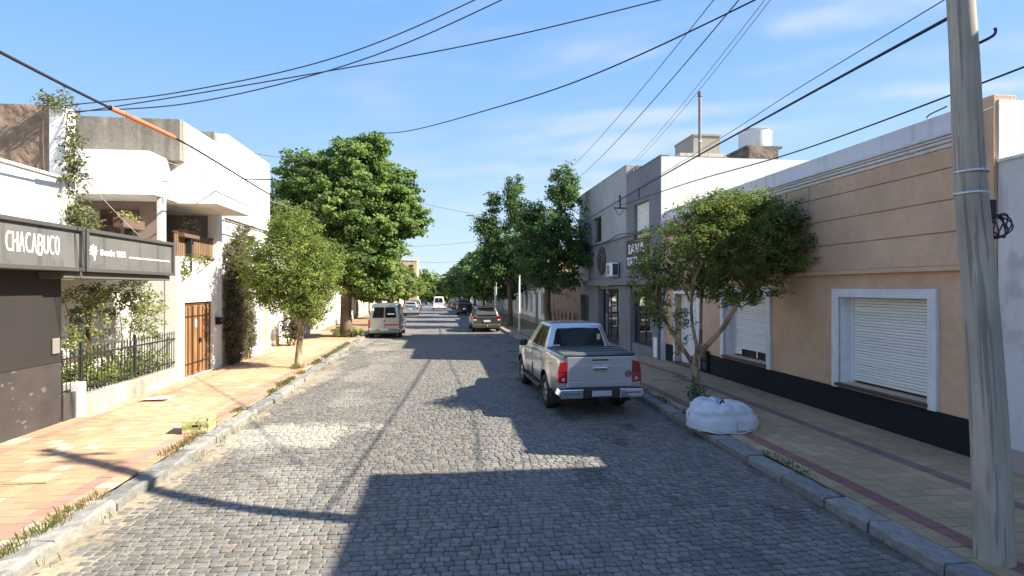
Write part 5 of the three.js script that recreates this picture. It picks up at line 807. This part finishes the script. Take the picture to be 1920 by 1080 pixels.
// weeds in the kerb joints
{
  const pos = [], col = [], idx = [], R = rng(151); const tuft = (X, s, y, n, h, cl) => { for (let i = 0; i < n; i++) { const a = R() * 6.28, r = R() * .13, x = X + Math.cos(a) * r, z = -s + Math.sin(a) * r * 1.6, hh = h * (.4 + R() * .8), lx = (R() - .5) * hh * 1.1, lz = (R() - .5) * hh * 1.1, w = .0022 + R() * .003, k = pos.length / 3; pos.push(x - w, y, z, x + w, y, z, x + lx * .5 + w * .7, y + hh * .7, z + lz * .5, x + lx, y + hh, z + lz); const t = .7 + R() * .6; for (let j = 0; j < 4; j++) col.push(cl[0] * t, cl[1] * t, cl[2] * t); idx.push(k, k + 1, k + 2, k, k + 2, k + 3); } };
  for (let s = 4; s < 26; s += .16) { const d = fbm(s * 1.2, 3, 0, 3, 153); if (d > .44) tuft(KL(s) - .30 + (R() - .5) * .08, s, gy(s) + .12, Math.round(90 * (d - .26) * 2.4), .085, R() < .4 ? [.30, .25, .10] : [.16, .21, .05]); if (R() < .4 * d) tuft(KL(s) + .05, s, gy(s), 10, .09, [.19, .20, .07]); const e = fbm(s * 1.1, 9, 0, 3, 157); if (e > .53) tuft(KR(s) + .31, s, gy(s) + .12, Math.round(80 * (e - .36) * 2), .055, [.06, .10, .03]); if (R() < .3) tuft(KR(s) - .04, s, gy(s), 7, .07, [.09, .10, .04]); }
  for (let i = 0; i < 10; i++) tuft(-4.5 + (R() - .5) * .4, 17.7 + (R() - .5) * .4, .1, 16, .16, [.2, .22, .07]);
  const g = new THREE.BufferGeometry(); g.setAttribute('position', new THREE.Float32BufferAttribute(pos, 3)); g.setAttribute('color', new THREE.Float32BufferAttribute(col, 3)); g.setIndex(idx); g.computeVertexNormals();
  const m = mesh('kerb_weeds', g, leafMat, scene); m.userData = { kind: 'stuff', label: 'grass and weeds growing from the kerb joints', category: 'weeds' };
}
// ------------------------------------------------------------------ poles, posts, cables, small things
{
  const T = thing('utility_pole', 'weathered grey wooden utility pole on the right pavement', 'utility pole', [4.85, .1, 4.44]);
  const path = [[4.85, 0, 4.44], [4.845, 1.1, 4.48], [4.83, 2.55, 4.57], [4.81, 3.7, 4.65], [4.80, 5.0, 4.71], [4.795, 6.0, 4.82], [4.74, 7.3, 5.3], [4.62, 8.95, 6.15]];
  part('pole', T, taper(path, [.150, .142, .132, .122, .110, .105, .098, .088], 18, 48), mat(.50, .46, .40, { map: TX.polewood, bumpMap: TX.polewood, bumpScale: .006, roughness: .9 }));
  for (const y of [3.42, 3.62]) part('steel_band', T, (() => { const g = new THREE.TorusGeometry(.127, .007, 6, 28); g.rotateX(Math.PI / 2); g.scale(1, 2, 1); g.translate(4.815, y, -4.635); return g; })(), M.steel);
  part('hook_bolt', T, taper([[4.80, 4.78, 4.70], [4.95, 4.84, 4.68], [5.10, 4.93, 4.67], [5.10, 4.98, 4.67]], [.014], 7), M.iron);
  part('junction_box', T, rbox(4.93, 5.0, 3.22, 3.36, 4.56, 4.64, .01), M.iron);
  part('conduit', T, taper([[4.965, 3.35, 4.62], [4.94, 4.2, 4.68], [4.92, 5.2, 4.72]], [.012], 6), M.wire);
  part('top_bracket', T, rbox(4.2, 5.1, 8.35, 8.43, 5.98, 6.04, .01), M.iron);
  for (const x of [4.25, 5.02]) part('insulator', T, cyl(x, 6.01, 8.43, 8.58, .04, .03, 12), M.whitePaint);
}
function coil(label, X, y, s, r, seed, n = 7) {
  const R = rng(seed), L = []; for (let k = 0; k < n; k++) { const pts = []; const a0 = R() * 6, ex = r * (.7 + R() * .45), ey = r * (.7 + R() * .45), tx = (R() - .5) * .1; for (let i = 0; i <= 16; i++) { const a = a0 + i / 16 * 6.2; pts.push([X + Math.cos(a) * ex, y + Math.sin(a) * ey, s + Math.sin(a * 2 + k) * .03 + tx]); } L.push(taper(pts, [.007], 5, 32)); }
  return single('cable_coil', label, 'cable coil', merge(L), M.wire);
}
coil('tangled coil of thin cable strapped to the utility pole', 5.06, 3.12, 4.6, .10, 161);
coil('large loop of spare cable hanging near the pole top', 4.42, 7.9, 5.8, .33, 162, 6);
{
  const s = 32, x = 4.2, y = gy(s), T = thing('white_post', 'thin white metal post at the right kerb', 'post', [x, y, s]); part('shaft', T, cyl(x, s, y, y + 3.4, .055, .05), M.whitePaint); part('foot', T, cyl(x, s, y + .1, y + .28, .085, .075), M.galv); part('collar', T, cyl(x, s, y + 3.3, y + 3.4, .07, .06), M.galv);
  const s2 = 50, x2 = -4.85, y2 = gy(s2), U = thing('lamp_post', 'slim pale lamp post behind the large left tree', 'lamp post', [x2, y2, s2]); part('shaft', U, cyl(x2, s2, y2, y2 + 6.2, .08, .05), mat(.55, .53, .48)); part('arm', U, taper([[x2, y2 + 6.1, s2], [x2 + .5, y2 + 6.5, s2], [x2 + 1.5, y2 + 6.6, s2]], [.04, .03, .03], 8), M.galv); part('lamp_head', U, rbox(x2 + 1.4, x2 + 2.0, y2 + 6.52, y2 + 6.65, s2 - .12, s2 + .12, .04), M.galv);
  const s3 = 40, x3 = 3.55, y3 = gy(s3), V_ = thing('street_lamp', 'street lamp arm reaching over the road above the right trees', 'street lamp', [x3, y3, s3]); part('shaft', V_, cyl(x3, s3, y3, y3 + 7.6, .09, .06), M.galv); part('arm', V_, taper([[x3, y3 + 7.5, s3], [x3 - .6, y3 + 7.75, s3], [x3 - 1.6, y3 + 7.9, s3]], [.04, .03, .03], 8), M.galv); part('lamp_head', V_, rbox(x3 - 2.1, x3 - 1.5, y3 + 7.84, y3 + 7.97, s3 - .13, s3 + .13, .04), M.galv);
}
function cableOf(label, pts, r, m = M.cable, group) { return single('overhead_cable', label, 'cable', taper(pts, [r], 6, 60), m, group); }
const sag = (a, b, d, n = 6) => { const o = []; for (let i = 0; i <= n; i++) { const t = i / n; o.push([lerp(a[0], b[0], t), lerp(a[1], b[1], t) - d * 4 * t * (1 - t), lerp(a[2], b[2], t)]); } return o; };
cableOf('thick black cable bundle running along the left facades', [[-5.5, 5.52, 1], [-5.5, 5.48, 7.6], [-5.5, 5.52, 9.9], [-5.5, 5.62, 12.2], [-5.5, 5.5, 18], [-5.55, 5.5, 24], [-5.9, 5.7, 34], [-6.3, 5.9, 50]], .022);
single('cable_sleeve', 'orange protective sleeve on the left cable bundle', 'cable sleeve', taper([[-5.5, 5.522, 9.95], [-5.5, 5.575, 11.0], [-5.5, 5.62, 12.15]], [.042], 10, 12), M.orange);
cableOf('upper thin wire from the left white post across the street', [[-6.88, 5.86, 11.05], [-4.4, 5.85, 10.0], [-1.8, 6.35, 9.5], [.46, 7.2, 9.05], [3.2, 8.5, 8.4]], .011, M.wire);
cableOf('second thin wire from the left white post across the street', [[-6.88, 5.76, 11.1], [-4.2, 5.72, 10.1], [-1.4, 6.32, 9.5], [.89, 7.2, 9.0], [3.6, 8.5, 8.4]], .011, M.wire);
cableOf('long flat wire from the left white post to the upper right', [[-6.88, 5.72, 11.1], [-3.6, 5.87, 9.8], [.73, 6.6, 9.14], [3.88, 7.15, 8.25], [6.5, 7.6, 7.4]], .011, M.wire);
cableOf('dark cable crossing the street from upper right to the large tree', [[7.6, 8.0, 5.5], [5.2, 7.35, 8.6], [3.0, 7.0, 11.5], [1.0, 7.35, 15.2], [-1.6, 8.6, 22], [-3.9, 10.4, 29]], .016);
cableOf('first of two thin wires rising toward the upper right', sag([5.2, 8.4, 8], [8.24, 10.6, 40], .35), .010, M.wire);
cableOf('second of two thin wires rising toward the upper right', sag([5.65, 8.4, 8], [9.62, 10.6, 40], .3), .014, M.wire);
cableOf('pale paired wire over the shop roof', sag([5.98, 8.2, 9], [9.9, 9.3, 29], .15), .008, mat(.2, .2, .22));
cableOf('pale paired wire over the shop roof', sag([6.08, 8.2, 9], [10.1, 9.3, 29], .18), .008, mat(.2, .2, .22)).userData.group = 'pale paired wires';
scene.children[scene.children.length - 2].userData.group = 'pale paired wires'; scene.children[scene.children.length - 2].userData.label = 'left one of the pale paired wires over the shop roof'; scene.children[scene.children.length - 1].userData.label = 'right one of the pale paired wires over the shop roof';
cableOf('thick bundled cable from the utility pole to the shop bracket', [[4.84, 5.17, 4.71], [5.4, 5.45, 8.02], [6.1, 5.78, 12.7], [7.0, 6.12, 21.83], [6.95, 5.95, 27.4], [6.6, 5.7, 36]], .020);
cableOf('thin wire above the thick bundled cable', [[4.82, 5.36, 4.75], [5.5, 5.68, 8.44], [6.0, 5.86, 11.25], [7.0, 6.16, 21.8]], .007, M.wire);
cableOf('single black cable passing in front of the tan parapet', [[6.55, 5.1, 3], [6.6, 5.09, 6.2], [6.8, 5.21, 10.1], [7.0, 5.59, 15.23], [7.05, 5.9, 22.0]], .013);
cableOf('thin drop wire beside the utility pole', [[4.86, 5.4, 4.78], [5.35, 5.0, 5.4], [6.4, 4.72, 6.2], [7.2, 4.95, 6.6]], .006, M.wire);
cableOf('cable draped along the shop wall ledge', [[7.2, 4.74, 18.8], [7.18, 4.66, 21], [7.15, 4.78, 22.5], [7.18, 4.6, 25], [7.15, 4.72, 29]], .014);
cableOf('cable hanging down the light grey shop wall', [[7.15, 6.0, 26.3], [7.18, 5.2, 26.0], [7.2, 4.7, 26.4]], .010);
cableOf('far wire crossing the street between the tree tops', sag([-4.6, 6.2, 50], [3.2, 6.8, 50], .15), .014, M.wire);
cableOf('higher far wire crossing between the big trees', sag([-3.2, 8.9, 40], [3.0, 7.7, 40], .1), .012, M.wire);
cableOf('lowest far wire crossing the street', sag([-5.5, 6.0, 72], [3.5, 6.2, 72], .3), .016, M.wire);
cableOf('wire from the left roof into the large tree', sag([-6.85, 6.98, 18.6], [-5.4, 8.9, 28], .2), .010, M.wire);
cableOf('pale wire hanging along the canopy of the balcony house', [[-6.7, 5.6, 14.4], [-6.2, 5.5, 16.2], [-5.9, 5.45, 18.2], [-5.6, 5.5, 22]], .010, mat(.3, .3, .28));
cableOf('thin slack wire falling from the white post to the sign', sag([-6.9, 5.0, 11.1], [-6.45, 3.66, 12.7], .06), .007, mat(.35, .34, .3));
{
  const T = thing('cable_bracket', 'iron cable bracket fixed to the grey shop wall', 'bracket', [7.1, 5.7, 22]); part('arm', T, rbox(6.75, 7.26, 5.76, 5.81, 21.98, 22.04, .008), M.iron); part('upright', T, rbox(6.98, 7.03, 5.78, 6.2, 21.98, 22.04, .008), M.iron); part('insulator', T, cyl(7.0, 22.01, 6.2, 6.3, .045, .03, 10), M.iron); part('drip_loop', T, taper([[6.8, 5.76, 22], [6.95, 5.5, 22], [7.15, 5.72, 22]], [.012], 6), M.cable);
  const U = thing('cable_bracket', 'small cable bracket on the white balcony house parapet', 'bracket', [-6.2, 5.6, 16.8]); part('arm', U, rbox(-6.9, -5.5, 6.0, 6.04, 18.68, 18.72, .006), M.iron); part('upright', U, rbox(-5.54, -5.5, 5.5, 6.1, 18.68, 18.72, .006), M.iron);
}
{ // white bulk bag, slumped and tied
  const c = [4.76, .132, 9.25], T = thing('bulk_bag', 'slumped white woven bulk bag tied on top beside the tree', 'bulk bag', c), g0 = new THREE.SphereGeometry(1, 88, 48), p = g0.attributes.position;
  for (let i = 0; i < p.count; i++) {
    const x = p.getX(i), y = p.getY(i), z = p.getZ(i), th = Math.atan2(z, x), q = Math.hypot(x, z); const pw = (v, e) => Math.sign(v) * Math.pow(Math.abs(v), e);
    const rx = .62, rz = .46, h = .46 - .16 * smooth(-.5, 1, x), k = q ? Math.pow(q, .62) / q : 0, up = y > 0;
    let Y = up ? pw(y, .72) * h : pw(y, .5) * .05;
    const pinch = Math.exp(-Math.pow(Math.hypot(x + .1, z - .05) / .2, 2)) * (up ? .09 : 0), crease = Math.exp(-Math.pow((y - .42 - .1 * Math.sin(th * 2)) / .09, 2)) * .045 * (.4 + fbm(th * 2 + 3, 1, 0, 3, 174));
    const rad = (Math.pow(Math.abs(Math.sin(th * 4.5 + 2.2 * fbm(th + 4, y, 0, 3, 175) * 3)), .5) - .6) * .05 * smooth(.08, .35, q) * (1 - smooth(.7, 1, q)) * 1.4 * (up ? 1 : 0), big = (fbm(x * 2.2 + 7, z * 2.2 + y * 2, 0, 3, 176) - .5) * .16, wr = (fbm(th * 5 + 10, y * 9 + 5, 0, 4, 171) - .5) * .07;
    const rr = 1 + wr + big * .5 - crease; p.setXYZ(i, x * k * rx * rr, Math.max(.0, Y + .05 + rad - pinch + (up ? big * .35 + wr * .3 : 0)), z * k * rz * rr);
  }
  g0.computeVertexNormals(); mesh('bag', g0, mat(.68, .69, .71, { map: TX.paper, bumpMap: TX.rough, bumpScale: .02, roughness: .75 }), T);
  mesh('tie_rope', taper([[.0, .36, 0], [-.03, .42, .02], [.0, .46, .03], [.05, .43, .02]].map(([x, y, z]) => new THREE.Vector3(x, y, z)), [.016], 6), mat(.05, .05, .055), T);
  mesh('rope', taper([[.0, .38, .05], [.02, .37, .15], [.03, .31, .32], [.04, .17, .45], [.04, .02, .48]].map(([x, y, z]) => new THREE.Vector3(x, y + .02, z)), [.009], 6), mat(.34, .35, .38), T);
  mesh('stick', taper([[.02, .45, .08], [.20, .42, .14], [.33, .385, .18]].map(([x, y, z]) => new THREE.Vector3(x, y, z)), [.013, .013, .016], 7), mat(.75, .74, .74), T);
  mesh('bag_loop', (() => { const q = new THREE.TorusGeometry(.07, .014, 6, 20, 4); q.rotateY(.5); q.translate(-.02, .43, -.02); return q; })(), mat(.25, .25, .28), T);
  mesh('hem', taper(Array.from({ length: 15 }, (_, i) => { const a = -.5 + i / 14 * 3.2; return new THREE.Vector3(Math.cos(a) * .58, .016 + .008 * Math.sin(i * 2.1), Math.sin(a) * .49); }), [.012], 5, 40), mat(.62, .62, .63), T);
}
{ // printed fruit box
  const cv = document.createElement('canvas'); cv.width = 256; cv.height = 128; const x = cv.getContext('2d'), R = rng(181); x.fillStyle = '#d8d4a0'; x.fillRect(0, 0, 256, 128); x.fillStyle = '#a9b368'; x.fillRect(0, 38, 256, 52); for (let i = 0; i < 26; i++) { x.fillStyle = ['#e9e3b4', '#7f9048', '#cfca86', '#5d6538', '#f1ecd8'][Math.floor(R() * 5)]; x.beginPath(); x.ellipse(R() * 256, R() * 128, 6 + R() * 22, 5 + R() * 10, R() * 3, 0, 7); x.fill(); } x.fillStyle = '#efeac0'; x.fillRect(186, 78, 54, 34);
  const pt = new THREE.CanvasTexture(cv); pt.colorSpace = THREE.SRGBColorSpace; const print = mat(.62, .62, .6, { map: pt, roughness: .85 }), card = mat(.52, .36, .22, { map: TX.paper, roughness: .9 });
  const T = thing('fruit_box', 'open green and yellow printed cardboard fruit box near the left kerb', 'box', [-4.15, .14, 10.05], .1), w = .40, d = .42, h = .20;
  const pan = (name, W, Hh, pos, ry) => { const q = new THREE.BoxGeometry(W, Hh, .006); q.rotateY(ry); q.translate(...pos); mesh(name, q, print, T); const i2 = new THREE.BoxGeometry(W - .012, Hh - .004, .004); i2.rotateY(ry); i2.translate(pos[0] * .972, pos[1], pos[2] * .972); mesh('lining', i2, card, T); };
  pan('side_panel', w, h, [0, h / 2, d / 2], 0); pan('side_panel', w, h * .8, [0, h * .4, -d / 2], 0); pan('end_panel', d - .008, h + .04, [w / 2, h / 2 + .02, 0], Math.PI / 2); pan('end_panel', d - .008, h + .04, [-w / 2, h / 2 + .02, 0], Math.PI / 2); mesh('base', new THREE.BoxGeometry(w - .02, .006, d - .02).translate(0, .006, 0), card, T);
  mesh('hand_hole', new THREE.BoxGeometry(.09, .03, .003).translate(0, .12, d / 2 + .0045), VM.seam, T); mesh('flap', (() => { const q = new THREE.BoxGeometry(w - .06, .004, .1); q.rotateX(.2); q.translate(0, h + .002, d / 2 - .05); return q; })(), print, T);
}
{ // service covers, wrapper
  const T = thing('service_cover', 'square metal service cover set in the left pavement', 'utility cover', [-5.15, .13, 7.75]); part('frame', T, rbox(-5.40, -4.9, .136, .146, 7.55, 7.95, .003), mat(.40, .33, .2, { roughness: .6, metalness: .3 })); part('plate', T, rbox(-5.36, -4.94, .146, .15, 7.59, 7.91, .002), mat(.50, .38, .23, { bumpMap: TX.ribs, bumpScale: .004, roughness: .7 }));
  const g = new THREE.PlaneGeometry(.5, .28, 10, 6); g.rotateX(-Math.PI / 2); const p = g.attributes.position; for (let i = 0; i < p.count; i++) p.setY(i, .012 + .04 * fbm(p.getX(i) * 9, p.getZ(i) * 9, 0, 3, 191)); g.computeVertexNormals(); g.translate(-6.2, .14, -12.9); single('paper_litter', 'crumpled white paper lying before the low garden wall', 'litter', g, M.whitePaint);
}
scene.updateMatrixWorld(true);
renderer.render(scene, camera);
